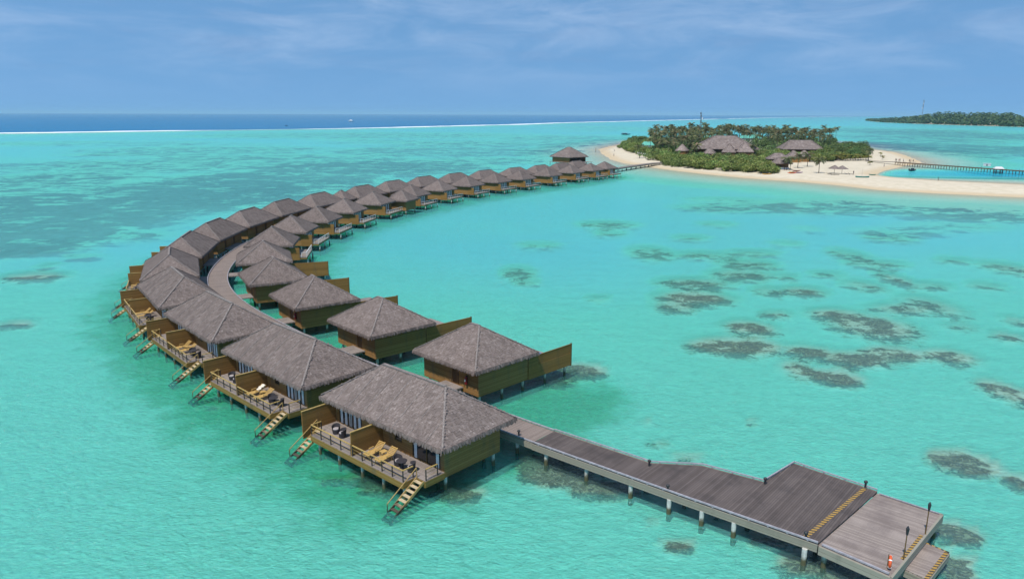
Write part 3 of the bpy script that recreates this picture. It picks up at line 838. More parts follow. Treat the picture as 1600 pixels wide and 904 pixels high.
# ------------------------------------------------------------------ sea bed, beach and water
def px(poly, z=0.0): return np.array([at(u, v, z)[:2] for u, v in poly])
ISLAND = px([(934.6, 233), (941, 240), (954, 248.5), (974, 254), (1000, 257), (1022, 260.5), (1046, 264), (1100, 270), (1167, 276), (1212, 279), (1240, 280.5), (1307, 286), (1375, 293.5), (1465, 298),
             (1600, 303.5), (1750, 309), (1750, 290), (1600, 283.5), (1465, 278), (1397, 273.5), (1368, 270), (1379, 264), (1397, 259), (1415, 255), (1440, 250.5), (1432, 246.5), (1413, 239), (1393, 233.5), (1361, 230),
             (1340, 224), (1290, 217.5), (1180, 216.5), (1090, 216.5), (1020, 218), (990, 220), (968, 224), (949, 228.5)])
FAR_L = px([(1351, 185.2), (1375, 187.4), (1420, 189.2), (1500, 191.4), (1620, 194), (1800, 198), (1800, 181), (1600, 180.2), (1480, 181), (1400, 182)])
REEF = px([(-900, 235), (-300, 221), (0, 213.2), (250, 208.3), (550, 202.3), (800, 194.8), (890, 191), (1030, 186.8), (1200, 181.6), (1300, 179.2), (1340, 178.2)])
REEF = np.vstack([REEF, REEF[-1] + (REEF[-1] - REEF[-2]) * 12])
def sdf(X, Y, poly):
    d = np.full(X.shape, 1e12); ins = np.zeros(X.shape, bool); n = len(poly)
    for i in range(n):
        a, b = poly[i], poly[(i + 1) % n]; e = b - a
        t = np.clip(((X - a[0]) * e[0] + (Y - a[1]) * e[1]) / (e @ e), 0, 1)
        d = np.minimum(d, (X - a[0] - t * e[0]) ** 2 + (Y - a[1] - t * e[1]) ** 2)
        c = ((a[1] <= Y) != (b[1] <= Y)); xi = a[0] + (Y - a[1]) / np.where(e[1] == 0, 1e-9, e[1]) * e[0]
        ins ^= c & (X < xi)
    d = np.sqrt(d); return np.where(ins, d, -d)
def linedist(X, Y, line):
    """distance to a polyline, positive on its left (away from the lagoon)"""
    best = np.full(X.shape, 1e12); sg = np.ones(X.shape)
    for a, b in zip(line[:-1], line[1:]):
        e = b - a; t = np.clip(((X - a[0]) * e[0] + (Y - a[1]) * e[1]) / (e @ e), 0, 1)
        dx, dy = X - a[0] - t * e[0], Y - a[1] - t * e[1]; d = dx * dx + dy * dy
        m = d < best; best = np.where(m, d, best); sg = np.where(m, np.sign(e[0] * dy - e[1] * dx), sg)
    return np.sqrt(best) * sg
def hash2(ix, iy, seed):
    h = (ix.astype(np.int64) * 374761393 + iy.astype(np.int64) * 668265263 + seed * 974711) & 0x7fffffff
    h = ((h ^ (h >> 13)) * 1274126177) & 0x7fffffff
    return ((h ^ (h >> 16)) & 0xffff) / 65535.0
def vnoise(X, Y, sc, seed=0, octs=4):
    out = 0; amp = 1; tot = 0
    for o in range(octs):
        x, y = X / sc, Y / sc; ix, iy = np.floor(x), np.floor(y); fx, fy = x - ix, y - iy
        fx = fx * fx * (3 - 2 * fx); fy = fy * fy * (3 - 2 * fy)
        a, b, c, d = hash2(ix, iy, seed + o), hash2(ix + 1, iy, seed + o), hash2(ix, iy + 1, seed + o), hash2(ix + 1, iy + 1, seed + o)
        out = out + amp * (a + (b - a) * fx + (c - a) * fy + (a - b - c + d) * fx * fy); tot += amp; amp *= .5; sc *= .5
    return out / tot
# coral heads and weed beds: place in the lagoon, half sizes, density
CORAL = [(1150, 543, 68, 14, 1.15), (1172, 514, 38, 12, .95), (1084, 444, 55, 9, .85), (1084, 467, 56, 11, 1.0), (1055, 481, 32, 10, .8), (1159, 430, 46, 9, .85), (1254, 456, 34, 8, .9), (1205, 456, 28, 8, .7),
         (1398, 435, 20, 13, .9), (1350, 446, 30, 9, .75), (1363, 510, 62, 20, .9), (1310, 493, 44, 11, .95), (1411, 483, 52, 9, .8), (1456, 477, 36, 17, .7), (1265, 551, 36, 10, 1.1), (1336, 562, 52, 13, 1.0),
         (1398, 554, 46, 13, .95), (1305, 591, 40, 13, 1.15), (1250, 580, 28, 16, .75), (1482, 557, 40, 13, .85), (1571, 612, 30, 20, .9), (1610, 622, 30, 14, .9), (1575, 526, 22, 8, .8), (1575, 417, 32, 11, .8), (1590, 501, 18, 7, .8),
         (1212, 492, 24, 6, .8), (1177, 395, 40, 5, .75), (1097, 399, 44, 6, .8), (1015, 396, 36, 11, .75), (1168, 413, 44, 8, .8), (1327, 397, 26, 10, .75), (1367, 411, 44, 7, .8), (1390, 371, 40, 6, .7), (950, 352, 46, 6, .75),
         (952, 366, 26, 5, .65), (808, 428, 26, 10, .7), (822, 443, 20, 6, .65), (842, 385, 34, 5, .6), (935, 469, 18, 4, .7), (1508, 725, 46, 20, 1.25), (1478, 716, 22, 14, .8), (1594, 755, 22, 17, 1.3), (1060, 857, 24, 10, 1.4),
         (868, 737, 50, 26, 1.75), (945, 768, 48, 15, 1.7), (1300, 888, 70, 22, 1.6), (1205, 848, 34, 10, 1.2), (1492, 835, 36, 17, 1.7), (1480, 888, 34, 24, 1.6), (905, 583, 38, 12, 1.5), (862, 602, 32, 9, 1.4), (572, 755, 30, 8, 1.3),
         (612, 772, 42, 11, 1.5), (715, 777, 42, 11, 1.55), (520, 757, 26, 6, 1.1), (52, 440, 46, 7, 1.1), (24, 516, 28, 5, 1.1), (75, 423, 16, 3, .9), (1030, 695, 18, 4, .8), (1075, 720, 30, 6, .8), (1515, 875, 14, 6, .9),
         (1175, 662, 9, 3, .7), (1010, 663, 7, 2.5, .7), (1255, 785, 10, 3, .6), (430, 690, 22, 5, .7), (330, 640, 24, 5, .6), (1020, 820, 10, 3, .6), (1540, 445, 24, 6, .7), (1490, 405, 26, 5, .65), (1120, 350, 30, 4, .6),
         (1450, 445, 34, 6, .7), (1290, 428, 26, 5, .6), (1230, 380, 26, 4, .65), (1080, 372, 30, 4, .65), (1500, 510, 26, 6, .55), (1420, 520, 26, 6, .6), (1225, 432, 20, 5, .65)]
WEED = [(1288, 321, 170, 11, .86), (1509, 331, 120, 12, .95), (1398, 360, 70, 7, .8), (1124, 325, 70, 7, .8), (1261, 357, 26, 5, .7), (1480, 352, 90, 7, .7), (1130, 312, 60, 4, .7),
        (120, 338, 200, 38, 1.08), (300, 306, 240, 30, 1.08), (40, 393, 95, 16, 1.1), (120, 374, 140, 14, .85), (430, 284, 170, 20, 1.05), (570, 263, 200, 14, 1.0), (50, 290, 150, 20, .8), (-60, 330, 120, 30, .95), (200, 262, 260, 12, .7), (420, 250, 220, 8, .72), (225, 376, 26, 4, .8), (130, 408, 30, 4, .8),
        (700, 237, 210, 8, .8), (900, 216, 130, 6, .65), (330, 238, 200, 8, .68), (800, 226, 240, 6, .7), (180, 245, 60, 4, .7), (760, 252, 90, 6, .65), (640, 222, 160, 5, .55), (1480, 226, 170, 11, 1.0), (1500, 206, 170, 8, .95), (1400, 212, 110, 7, .85), (1380, 200, 160, 4, .8),
        (1560, 240, 90, 6, .6), (1400, 198, 120, 4, .5), (880, 236, 50, 4, .5), (950, 200, 90, 4, .45), (560, 213, 260, 5, .62), (200, 228, 200, 4, .55)]
ZS = -.8
def density(X, Y, items):
    d = np.zeros(X.shape)
    for u, v, ru, rv, s in items:
        cx, cy, _ = at(u, v, ZS * .75)
        rx = abs(at(u + ru, v, ZS * .75)[0] - cx); ry = abs(at(u, v - rv, ZS * .75)[1] - at(u, v + rv, ZS * .75)[1]) / 2
        q = ((X - cx) / rx) ** 2 + ((Y - cy) / ry) ** 2
        d = np.maximum(d, s * np.clip(1.25 - q * .62, 0, 1))
    return d
def ysteps(segs):
    ys = [segs[0][0]]
    for a, b, k in segs:
        n = int(math.log(b / a) / math.log(k)); ys += list(np.geomspace(a, b, n + 1)[1:])
    return np.array(ys)
def sheet(name, ys, s0, s1, ns):
    s = np.linspace(s0, s1, ns); Y, Sx = np.meshgrid(ys, s, indexing='ij'); X = Sx * (Y + 25)
    return X, Y
def grid_mesh(name, X, Y, Z, attrs, m, keep=None):
    nr, nc = X.shape; idx = np.arange(nr * nc).reshape(nr, nc)
    q = np.stack([idx[:-1, :-1], idx[:-1, 1:], idx[1:, 1:], idx[1:, :-1]], -1).reshape(-1, 4)
    if keep is not None:
        q = q[keep]
        u, inv = np.unique(q, return_inverse=True); q = inv.reshape(-1, 4)
    else: u = np.arange(nr * nc)
    V = np.stack([X.ravel()[u], Y.ravel()[u], Z.ravel()[u]], -1)
    me = bpy.data.meshes.new(name); me.vertices.add(len(V)); me.vertices.foreach_set('co', V.ravel().astype(np.float32))
    me.loops.add(q.size); me.loops.foreach_set('vertex_index', q.ravel().astype(np.int32))
    me.polygons.add(len(q)); me.polygons.foreach_set('loop_start', np.arange(0, q.size, 4, dtype=np.int32)); me.polygons.foreach_set('loop_total', np.full(len(q), 4, np.int32))
    me.polygons.foreach_set('use_smooth', np.ones(len(q), bool))
    for k, a in attrs.items():
        at_ = me.attributes.new(k, 'FLOAT', 'POINT'); at_.data.foreach_set('value', a.ravel()[u].astype(np.float32))
    me.update(calc_edges=True); me.materials.append(m)
    o = bpy.data.objects.new(name, me); COL.objects.link(o); return o
def fields(X, Y):
    si = sdf(X, Y, ISLAND); sf = sdf(X, Y, FAR_L); rf = linedist(X, Y, REEF)
    wob = vnoise(X, Y, 40, 5, 3) - .5
    shore = np.maximum(si + wob * 5 * np.clip(np.abs(si) / 20, 0, 1), -400)
    base = 1.05 + .55 * np.clip((Y - 60) / 90, 0, 1) + .45 * (vnoise(X, Y, 90, 9, 3) - .5)
    # the inlet behind the spit is dredged deeper
    ic = at(1500, 266.5); q = ((X - ic[0]) / 70) ** 2 + ((Y - ic[1]) / 24) ** 2
    inlet = 1.7 * np.exp(-q ** 2)
    deep = np.clip(rf / 60, 0, 1) * 9
    d = np.minimum(base, np.where(shore < 0, np.minimum((-shore) * .018 + .03, .25 + (-shore) * .012) + np.clip(-shore - 28, 0, 900) * .02, 0))
    fp = np.clip(rf / 25 + 4.0, 0, 1)   # reef flat just inside the surf is shallow
    d = np.where((rf < 0) & (rf > -110), np.minimum(d, .55 + np.clip(-rf / 110, 0, 1) * .85), d)
    d = d + deep + np.where(shore < 0, inlet * np.clip(-shore / 5, 0, 1), 0)
    # mask fading out from the villa rows, for greener bed and water
    P = np.array(ctr); dl = np.abs(linedist(X, Y, P))
    vill = np.clip((24.5 - dl) / 11, 0, 1); vill = np.where(Y > 352, 0, vill)
    pr_ = (X - P[0][0]) * math.cos(R(-42.2)) + (Y - P[0][1]) * math.sin(R(-42.2)); vill = vill * np.clip(1 - (pr_ - 5) / 8, 0, 1)
    z = np.where(shore > 0, np.minimum(shore * .055, 1.15 + .25 * (vnoise(X, Y, 25, 3, 3) - .5)), -d * .55)
    z = np.where(sf > -60, np.maximum(z, np.minimum(sf * .05, 1.3)), z)
    return z, d, vill, rf
ys = ysteps([(14, 60, 1.012), (60, 200, 1.006), (200, 640, 1.0032), (640, 3000, 1.012), (3000, 70000, 1.09)])
X, Y = sheet('sea', ys, -1.05, 1.05, 420)
Z, DEP, VIL, RFD = fields(X, Y)
cor = density(X, Y, CORAL); weed = density(X, Y, WEED)
relief = cor * vnoise(X, Y, 1.6, 2, 3)
Zb = np.where(Z < -.3, Z + .22 * np.clip(relief, 0, 1), Z)

def seabed_mat():
    m, nt, out = mat('coral_sand'); g = N(nt)
    pos = g.n('ShaderNodeNewGeometry').outputs['Position']
    sx = g.n('ShaderNodeSeparateXYZ'); g.link(pos, sx.inputs[0]); z = sx.outputs[2]
    n_b = g.noise(pos, .035, 5, .6); n_m = g.noise(pos, .35, 6, .62); n_f = g.noise(pos, 1.7, 5, .65)
    light_rip = g.noise(g.map(pos, (1.0, 2.2, 1), rot=(0, 0, .5)), .55, 5, .65, dist=.8)  # sand ripples that also paint caustic-like light mottling into the bed colour
    sand = g.mix(n_b, (.72, .685, .575), (.84, .80, .69))
    sand = g.mix(g.math('MULTIPLY', g.smooth(light_rip, .40, .70), .42), sand, (.46, .45, .37))
    light_rip2 = g.noise(g.map(pos, (1.0, 1.7, 1), rot=(0, 0, .9)), 1.5, 4, .7, dist=1.0)  # finer layer of the same painted light mottling
    sand = g.mix(g.math('MULTIPLY', g.smooth(light_rip2, .45, .68), .30), sand, (.46, .46, .37))
    dry = g.mix(g.smooth(n_m, .3, .7), (.50, .425, .305), (.60, .515, .39))
    wet = (.50, .39, .25)
    sand = g.mix(g.smooth(z, -.25, .05), sand, wet)
    sand = g.mix(g.smooth(g.math('ADD', z, g.math('MULTIPLY', n_m, .25)), .25, .7), sand, dry)
    cd = g.attr('coral'); wd = g.attr('weed'); vl = g.attr('villas')
    # greener, darker bed colour below and round the villas
    av = g.math('MULTIPLY', g.smooth(g.math('ADD', vl, g.math('MULTIPLY', g.math('SUBTRACT', n_m, .5), 1.3)), .35, 1.0), .88)
    sand = g.mix(av, sand, g.mix(g.smooth(n_f, .35, .65), (.05, .25, .09), (.17, .42, .19)))
    n_c = g.noise(pos, 1.1, 5, .7, dist=1.2)
    cn = g.math('ADD', g.math('MULTIPLY', cd, .74), g.math('ADD', g.math('MULTIPLY', g.math('SUBTRACT', n_m, .5), 2.3), g.math('MULTIPLY', g.math('SUBTRACT', n_c, .5), 1.5)))
    cmask = g.math('MULTIPLY', g.smooth(cn, .46, .66), g.smooth(cd, .02, .12))
    halo = g.math('MULTIPLY', g.smooth(cn, .18, .5), g.smooth(cd, .02, .3))
    n_d = g.noise(pos, 1.9, 5, .72, dist=1.6)
    ccol = g.mix(g.smooth(n_f, .35, .65), (.040, .033, .028), (.16, .125, .088))
    ccol = g.mix(g.math('MULTIPLY', g.smooth(n_d, .50, .62), .85), ccol, (.44, .37, .25))
    sand = g.mix(g.math('MULTIPLY', halo, .6), sand, (.50, .42, .27))
    c = g.mix(g.math('MULTIPLY', cmask, .88), sand, ccol)
    stretch = g.noise(g.map(pos, (1.0, .8, 1)), .06, 8, .74, dist=.8)
    st2 = g.noise(g.map(pos, (.5, 1.3, 1)), .16, 5, .7)
    wn = g.math('ADD', g.math('ADD', g.math('MULTIPLY', wd, .80), g.math('MULTIPLY', g.math('SUBTRACT', g.noise(g.map(pos, (.6, 1.2, 1)), .42, 5, .72), .5), 1.5)), g.math('ADD', g.math('MULTIPLY', g.math('SUBTRACT', stretch, .5), 2.6), g.math('MULTIPLY', g.math('SUBTRACT', st2, .5), 1.5)))
    wmask = g.math('MULTIPLY', g.smooth(wn, .45, .72), g.smooth(wd, .02, .2))
    c = g.mix(g.math('MULTIPLY', wmask, .92), c, g.mix(g.smooth(n_m, .3, .7), (.055, .055, .09), (.18, .17, .22)))
    # thin scattered weed on the open sand
    sc = g.smooth(g.noise(g.map(pos, (1, .6, 1)), .11, 7, .7), .62, .74)
    c = g.mix(g.math('MULTIPLY', g.math('MULTIPLY', sc, g.smooth(z, -.5, -.9)), .22), c, (.22, .20, .16))
    g.bsdf(out, c, .95, g.bump(n_f, .25, .1), spec=.1); return m
def water_mat():
    m, nt, out = mat('sea_water'); g = N(nt)
    geo = g.n('ShaderNodeNewGeometry'); pos = geo.outputs['Position']
    dep = g.attr('depth'); vl = g.attr('villas')
    big = g.noise(pos, .012, 5, .6)
    dd = g.math('ADD', dep, g.math('MULTIPLY', g.math('SUBTRACT', big, .5), .5))
    dd = g.math('MULTIPLY', dd, .1, clamp=True)
    tint = g.ramp(dd, [(0, (.97, 1, .99)), (.03, (.74, .97, .95)), (.075, (.50, .965, .91)), (.125, (.35, .955, .88)), (.165, (.31, .925, .965)), (.26, (.08, .80, .95)), (.50, (.03, .36, .62)), (1, (.012, .09, .24))])
    body = g.ramp(dd, [(0, (.5, .5, .4)), (.06, (.12, .56, .52)), (.12, (.21, .77, .67)), (.17, (.19, .70, .77)), (.26, (.035, .54, .72)), (.5, (.015, .22, .42)), (1, (.010, .165, .33))])
    ring = g.math('MULTIPLY', g.smooth(g.math('ADD', vl, g.math('MULTIPLY', g.math('SUBTRACT', g.noise(pos, .18, 4, .6), .5), .8)), .3, 1.0), .46)
    tint = g.mix(ring, tint, (.14, .90, .70)); body = g.mix(ring, body, (.05, .60, .42))
    amt = g.ramp(dd, [(0, (0, 0, 0)), (.05, (.12,) * 3), (.14, (.34,) * 3), (.3, (.45,) * 3), (.7, (.9,) * 3), (1, (.97,) * 3)])
    tr = g.n('ShaderNodeBsdfTransparent'); g.link(tint, tr.inputs[0])
    df = g.n('ShaderNodeBsdfDiffuse'); g.link(body, df.inputs[0])
    mx = g.n('ShaderNodeMixShader'); g.link(amt, mx.inputs[0]); g.link(tr.outputs[0], mx.inputs[1]); g.link(df.outputs[0], mx.inputs[2])
    w1 = g.noise(g.map(pos, (1, 1.6, 1), rot=(0, 0, .6)), 1.2, 5, .66, dist=.7); w2 = g.noise(g.map(pos, (1, 2.0, 1), rot=(0, 0, .45)), .16, 3, .5)
    w3 = g.noise(g.map(pos, (1, 1.6, 1), rot=(0, 0, .8)), 2.6, 3, .6)
    h = g.math('ADD', g.math('ADD', w1, g.math('MULTIPLY', w2, 1.0)), g.math('MULTIPLY', w3, .5))
    nb = g.bump(h, .9, .42)
    g.link(nb, df.inputs['Normal'])
    gl = g.n('ShaderNodeBsdfGlossy'); gl.inputs['Roughness'].default_value = .12; g.link(nb, gl.inputs['Normal'])
    fr = g.n('ShaderNodeFresnel'); fr.inputs[0].default_value = 1.33; g.link(nb, fr.inputs['Normal'])
    m2 = g.n('ShaderNodeMixShader'); g.link(g.math('MULTIPLY', fr.outputs[0], .8), m2.inputs[0]); g.link(mx.outputs[0], m2.inputs[1]); g.link(gl.outputs[0], m2.inputs[2])
    g.link(m2.outputs[0], out.inputs[0]); return m
mb_ = seabed_mat()
zq = np.max(np.stack([Zb[:-1, :-1], Zb[:-1, 1:], Zb[1:, 1:], Zb[1:, :-1]]), 0).ravel()
A_ = dict(coral=cor, weed=weed, villas=VIL)
tag(grid_mesh('seabed', X, Y, Zb, A_, mb_, zq < -.06), kind='structure')
tag(grid_mesh('beach', X, Y, Zb, A_, mb_, zq >= -.06), kind='structure')
ysw = ysteps([(14, 200, 1.02), (200, 700, 1.006), (700, 3000, 1.02), (3000, 70000, 1.1)])
Xw, Yw = sheet('w', ysw, -1.06, 1.06, 260)
Zw, Dw, Vw, Rw = fields(Xw, Yw); Dw = np.maximum(Dw - 1.0 * np.clip(density(Xw, Yw, CORAL), 0, 1), np.minimum(Dw, .38)); Dw = np.maximum(Dw - .55 * np.clip(density(Xw, Yw, WEED), 0, 1), np.minimum(Dw, .62))
tag(grid_mesh('water', Xw, Yw, np.zeros_like(Xw), dict(depth=Dw, villas=Vw), water_mat()), kind='structure')

# surf breaking on the outer reef
def surf():
    m, nt, out = mat('surf_foam'); g = N(nt)
    pos = g.n('ShaderNodeNewGeometry').outputs['Position']
    n1 = g.noise(pos, .06, 6, .7)
    g.bsdf(out, g.mix(n1, (.62, .66, .68), (.86, .88, .88)), .9, g.bump(n1, .5, .4), spec=.1)
    b = MB(); pts = []
    for a, c in zip(REEF[1:-1], REEF[2:]):
        L = float(np.linalg.norm(c - a)); n = int(min(max(L / 9, 6), 420))
        for k in range(n): pts.append(a + (c - a) * k / n)
    pts = np.array(pts); nx = vnoise(pts[:, 0], pts[:, 1], 60, 4, 4); nh = vnoise(pts[:, 0], pts[:, 1], 45, 8, 4); lo = vnoise(pts[:, 0], pts[:, 1], 420, 12, 2)
    prof = [(-1, .02), (-.55, .35), (-.2, .9), (.1, 1.0), (.5, .45), (1, .02)]
    for i in range(len(pts) - 1):
        d = pts[i + 1] - pts[i]; d /= np.linalg.norm(d); nn = np.array((-d[1], d[0]))
        quad = []
        for j in (i, i + 1):
            far = np.linalg.norm(pts[j])
            gap = np.clip((lo[j] - .22) * 4, .05, 1)
            w = (6 + 38 * nx[j] ** 1.5) * (.2 + .8 * gap); hh = (.15 + 1.3 * nh[j]) * (.1 + .9 * gap)
            sh = (vnoise(np.array([pts[j][0]]), np.array([pts[j][1]]), 130, 6, 3)[0] - .5) * 26
            quad.append([(*(pts[j] + nn * (sh + w * t)), .03 + hh * z) for t, z in prof])
        for t in range(len(prof) - 1): b.face([quad[0][t], quad[1][t], quad[1][t + 1], quad[0][t + 1]])
    tag(b.build('surf', m), kind='structure')
surf()

# ------------------------------------------------------------------ vegetation
def palm_mesh(seed, h, young=False):
    rr = random.Random(seed); lean = rr.uniform(-.06, .06) * h, rr.uniform(-.06, .06) * h
    t = MB(); pts = [(lean[0] * (k / 5) ** 2, lean[1] * (k / 5) ** 2, h * k / 5) for k in range(6)]
    t.tube(pts, [.24, .17, .15, .14, .13, .12], 6)
    c = MB(); top = np.array(pts[-1]); nf = 13 if young else 21
    for k in range(nf):
        az = 2 * math.pi * (k * .382) + rr.uniform(-.2, .2); e0 = R(rr.uniform(-15, 75)) if not young else R(rr.uniform(25, 80))
        L = rr.uniform(3.0, 4.3) * (.8 if young else 1); d = np.array((math.cos(az), math.sin(az), 0)); sd = np.array((-d[1], d[0], 0))
        n = 7; P = [top]; e = e0
        for i in range(n):
            P.append(P[-1] + (d * math.cos(e) + np.array((0, 0, math.sin(e)))) * L / n); e -= R(rr.uniform(11, 17))
        vs = []; fs = []
        for i in range(n + 1):
            w = (.12, .6, .92, 1.0, .95, .8, .5, .12)[i] * rr.uniform(.75, 1.15); droop = w * rr.uniform(.45, .8)
            back = (P[min(i + 1, n)] - P[max(i - 1, 0)]); back = back / np.linalg.norm(back) * w * .5
            vs += [P[i], P[i] + sd * w + back - np.array((0, 0, droop)), P[i] - sd * w + back - np.array((0, 0, droop))]
        # leaflets: leave slits between pairs so the blade is ragged
        for i in range(n):
            a, b_, c_ = 3 * i, 3 * i + 1, 3 * i + 2
            m_ = len(vs); mid = (np.array(vs[a]) + np.array(vs[a + 3])) / 2
            vs.append(mid); fs += [(a, b_, m_), (a, m_, c_)]
            q = (np.array(vs[b_]) + np.array(vs[b_ + 3])) / 2; q2 = (np.array(vs[c_]) + np.array(vs[c_ + 3])) / 2
            vs += [q, q2]; fs += [(m_, m_ + 1, a + 3), (m_, a + 3, m_ + 2)]
        c.shared(vs, fs)
    for k in range(5):
        a = rr.uniform(0, 6.28); p = top + np.array((math.cos(a) * .28, math.sin(a) * .28, -.3)); c.lathe([(.001, -.14), (.13, 0), (.001, .15)], 5, tuple(p))
    return t, c
def make_palm(seed, h, young=False):
    o = empty('young_palm' if young else 'palm_tree'); t, c = palm_mesh(seed, h, young)
    t.build('trunk', M['trunk'], o, True); c.build('crown', M['young_palm' if young else 'palm'], o); return o
def clump_mesh(seed, rx, ry, h, n, leaf, lobes=7, flat=.0):
    """leafy mass: leaves on and inside a cluster of uneven lobes that reaches the ground"""
    rr = random.Random(seed); b = MB(); L = []
    for k in range(lobes):
        a = rr.uniform(0, 6.28); q = rr.random() ** .6
        L.append((math.cos(a) * q * rx * .62, math.sin(a) * q * ry * .62, h * rr.uniform(.28, .66), rr.uniform(.32, .55)))
    for k in range(n):
        x, y, z, s = L[k % lobes]
        u = np.array((rr.gauss(0, 1), rr.gauss(0, 1), rr.gauss(.25, 1))); u /= np.linalg.norm(u)
        rad = rr.uniform(.72, 1.05) if rr.random() < .8 else rr.uniform(.3, .8)
        p = np.array((x + u[0] * rx * s * rad, y + u[1] * ry * s * rad, max(.05, z + u[2] * h * s * rad * .8)))
        nrm = u + np.array((rr.gauss(0, .5), rr.gauss(0, .5), rr.gauss(.35, .5))); nrm /= np.linalg.norm(nrm)
        t = np.cross(nrm, (rr.gauss(0, 1), rr.gauss(0, 1), rr.gauss(0, 1))); t /= np.linalg.norm(t) + 1e-9; w = np.cross(nrm, t)
        s1 = leaf * rr.uniform(.6, 1.3); s2 = s1 * rr.uniform(.5, .9)
        b.face([p - t * s1, p - w * s2 + nrm * .1 * s1, p + t * s1, p + w * s2 + nrm * .1 * s1])
    return b
def make_bush(seed, rx, ry, h, n, leaf, mk='bush', name='bush'):
    o = empty(name)
    clump_mesh(seed, rx, ry, h, n, leaf).build('foliage', M[mk], o)
    t = MB()
    for k in range(3):
        a = k * 2.1 + seed; t.tube([(.1 * math.cos(a), .1 * math.sin(a), -.2), (.5 * math.cos(a), .5 * math.sin(a), h * .3), (rx * .4 * math.cos(a), ry * .4 * math.sin(a), h * .6)], [.14, .1, .04], 5)
    t.build('stem', M['trunk'], o); return o
def ground_z(x, y): return float(np.clip(sdf(np.array([x]), np.array([y]), ISLAND)[0] * .055, .05, 1.15)) - .06
# buildings keep the trees off their footprint: centre, radius
NO_TREES = []
def clear(x, y, r): return all((x - a) ** 2 + (y - b) ** 2 > (c + r) ** 2 for a, b, c in NO_TREES)

# ------------------------------------------------------------------ island buildings
def island_hall(name, x, y, rz, lx, ly, ridge, ez, rtop, label, m='old_thatch', skew=.9, wall='wall', cols=True, cat='hall', pad=2):
    v = empty(name, (x, y, 1.0), R(rz)); hip_roof(lx, ly, ridge, ez, rtop, v, int(x * 7) % 97, m, course=.75, tuft=1.0, caps=True)
    X, Y, t = lx / 2 - pad, ly / 2 - pad, .3
    w = MB().box(-X, X, Y - t, Y, -.3, ez).box(-X, -X + t, -Y * .4, Y - t, -.3, ez).box(X - t, X, -Y * .4, Y - t, -.3, ez).box(-X, X, -Y, Y, -.3, .15)
    w.box(-X + t, X - t, Y * .1, Y * .1 + t, .15, ez * .95)
    w.build('wall', M[wall], v)
    if cols:
        n = max(3, int(lx / 5))
        for k in range(n):
            c = -X + .3 + k * (2 * X - .6) / (n - 1); MB().cyl((c, -Y + .3, .15), (c, -Y + .3, ez + .2), .16, .16, 8).build('column', M['timber'], v)
    NO_TREES.append((x, y, max(lx, ly) * .5)); tag(v, label, cat); return v
def pyramid_hut(x, y, rz, s, ez, top, label, m='old_thatch', cat='hut'):
    v = empty('thatched_hut', (x, y, 1.0), R(rz)); hip_roof(s, s, .2, ez, top, v, int(x * 3 + y) % 89, m, course=.5, tuft=.7, caps=False)
    h = s / 2 - .5
    MB().box(-h, h, -h, -h + .2, -.3, ez).box(-h, h, h - .2, h, -.3, ez).box(-h, -h + .2, -h + .2, h - .2, -.3, ez).box(h - .2, h, -h + .2, h - .2, -.3, ez).build('wall', M['wall'], v)
    NO_TREES.append((x, y, s * .5)); tag(v, label, cat); return v
x, y, _ = at(1142, 236, 5.0)
island_hall('reception_hall', x, y + 17, -12, 40, 23, 12, 5.8, 13.4, 'very large grey thatched hall with a dark open front behind the shrubs', 'old_thatch', cols=True)
NO_TREES.append((x - 11, y + 4, 9)); NO_TREES.append((x + 11, y + 2, 9))
x, y, _ = at(1254, 233, 4.0)
island_hall('restaurant_hall', x, y + 7, -6, 27, 16, 14, 4.2, 9.8, 'long grey thatched hall with straight ridge in front of the palm grove', 'old_thatch')
NO_TREES.append((x, y - 4, 9))
for u, v, s, ez, tp, lab in ((1064, 244, 7, 4.2, 8.2, 'pale thatched hut half hidden between palms, west of the large hall'), (1107, 247, 7, 3.6, 7.2, 'thatched hut partly sunk in shrubs at the west corner of the large hall'),
                             (1137, 246, 8.5, 4.2, 9.0, 'steep thatched hut in front of the dark opening of the large hall'), (1161, 246, 9.5, 4.4, 10.0, 'tall pale thatched hut at the east end of the large hall front'),
                             (1237, 251, 8, 3.2, 6.8, 'thatched hut behind the beach bar, smaller and darker'), (1254, 250, 7, 3.2, 6.6, 'pale thatched hut beside the palms, east of the beach bar')):
    x, y, _ = at(u, v, 1.0); pyramid_hut(x, y, -30 + (u % 7) * 4, s, ez, tp, lab, 'pale_thatch' if 'pale' in lab else 'old_thatch')
    NO_TREES.append((x, y - 4, 4))
# beach bar with two stepped roofs
x, y, _ = at(1218, 262, 1.0)
v = empty('beach_bar', (x, y, 1.0), R(-12))
rf_ = hip_roof(10, 7, 3, 3.1, 5.6, v, 5, 'old_thatch', course=.5, tuft=.7)
r2 = hip_roof(11, 7, 3, 5.0, 7.7, v, 6, 'old_thatch', course=.5, tuft=.7); r2.location = (-1.0, 4.5, 0)
MB().box(-4, 4, 2.0, 2.2, -.3, 3.1).box(-4.6, 3.6, 2.2, 7.2, -.3, 5.0).build('wall', M['wall'], v)
MB().box(-3.6, 3.6, -1.6, -1.1, -.2, 1.1).build('counter', M['white'], v)
for k in range(4): MB().cyl((-4.2 + 2.8 * k, -2.9, -.3), (-4.2 + 2.8 * k, -2.9, 3.1), .1, .1, 8).build('column', M['timber'], v)
tag(v, 'two-roofed thatched beach bar open towards the sand at the edge of the shrubs', 'bar'); NO_TREES.append((x, y, 7)); NO_TREES.append((x + 2, y - 8, 5))
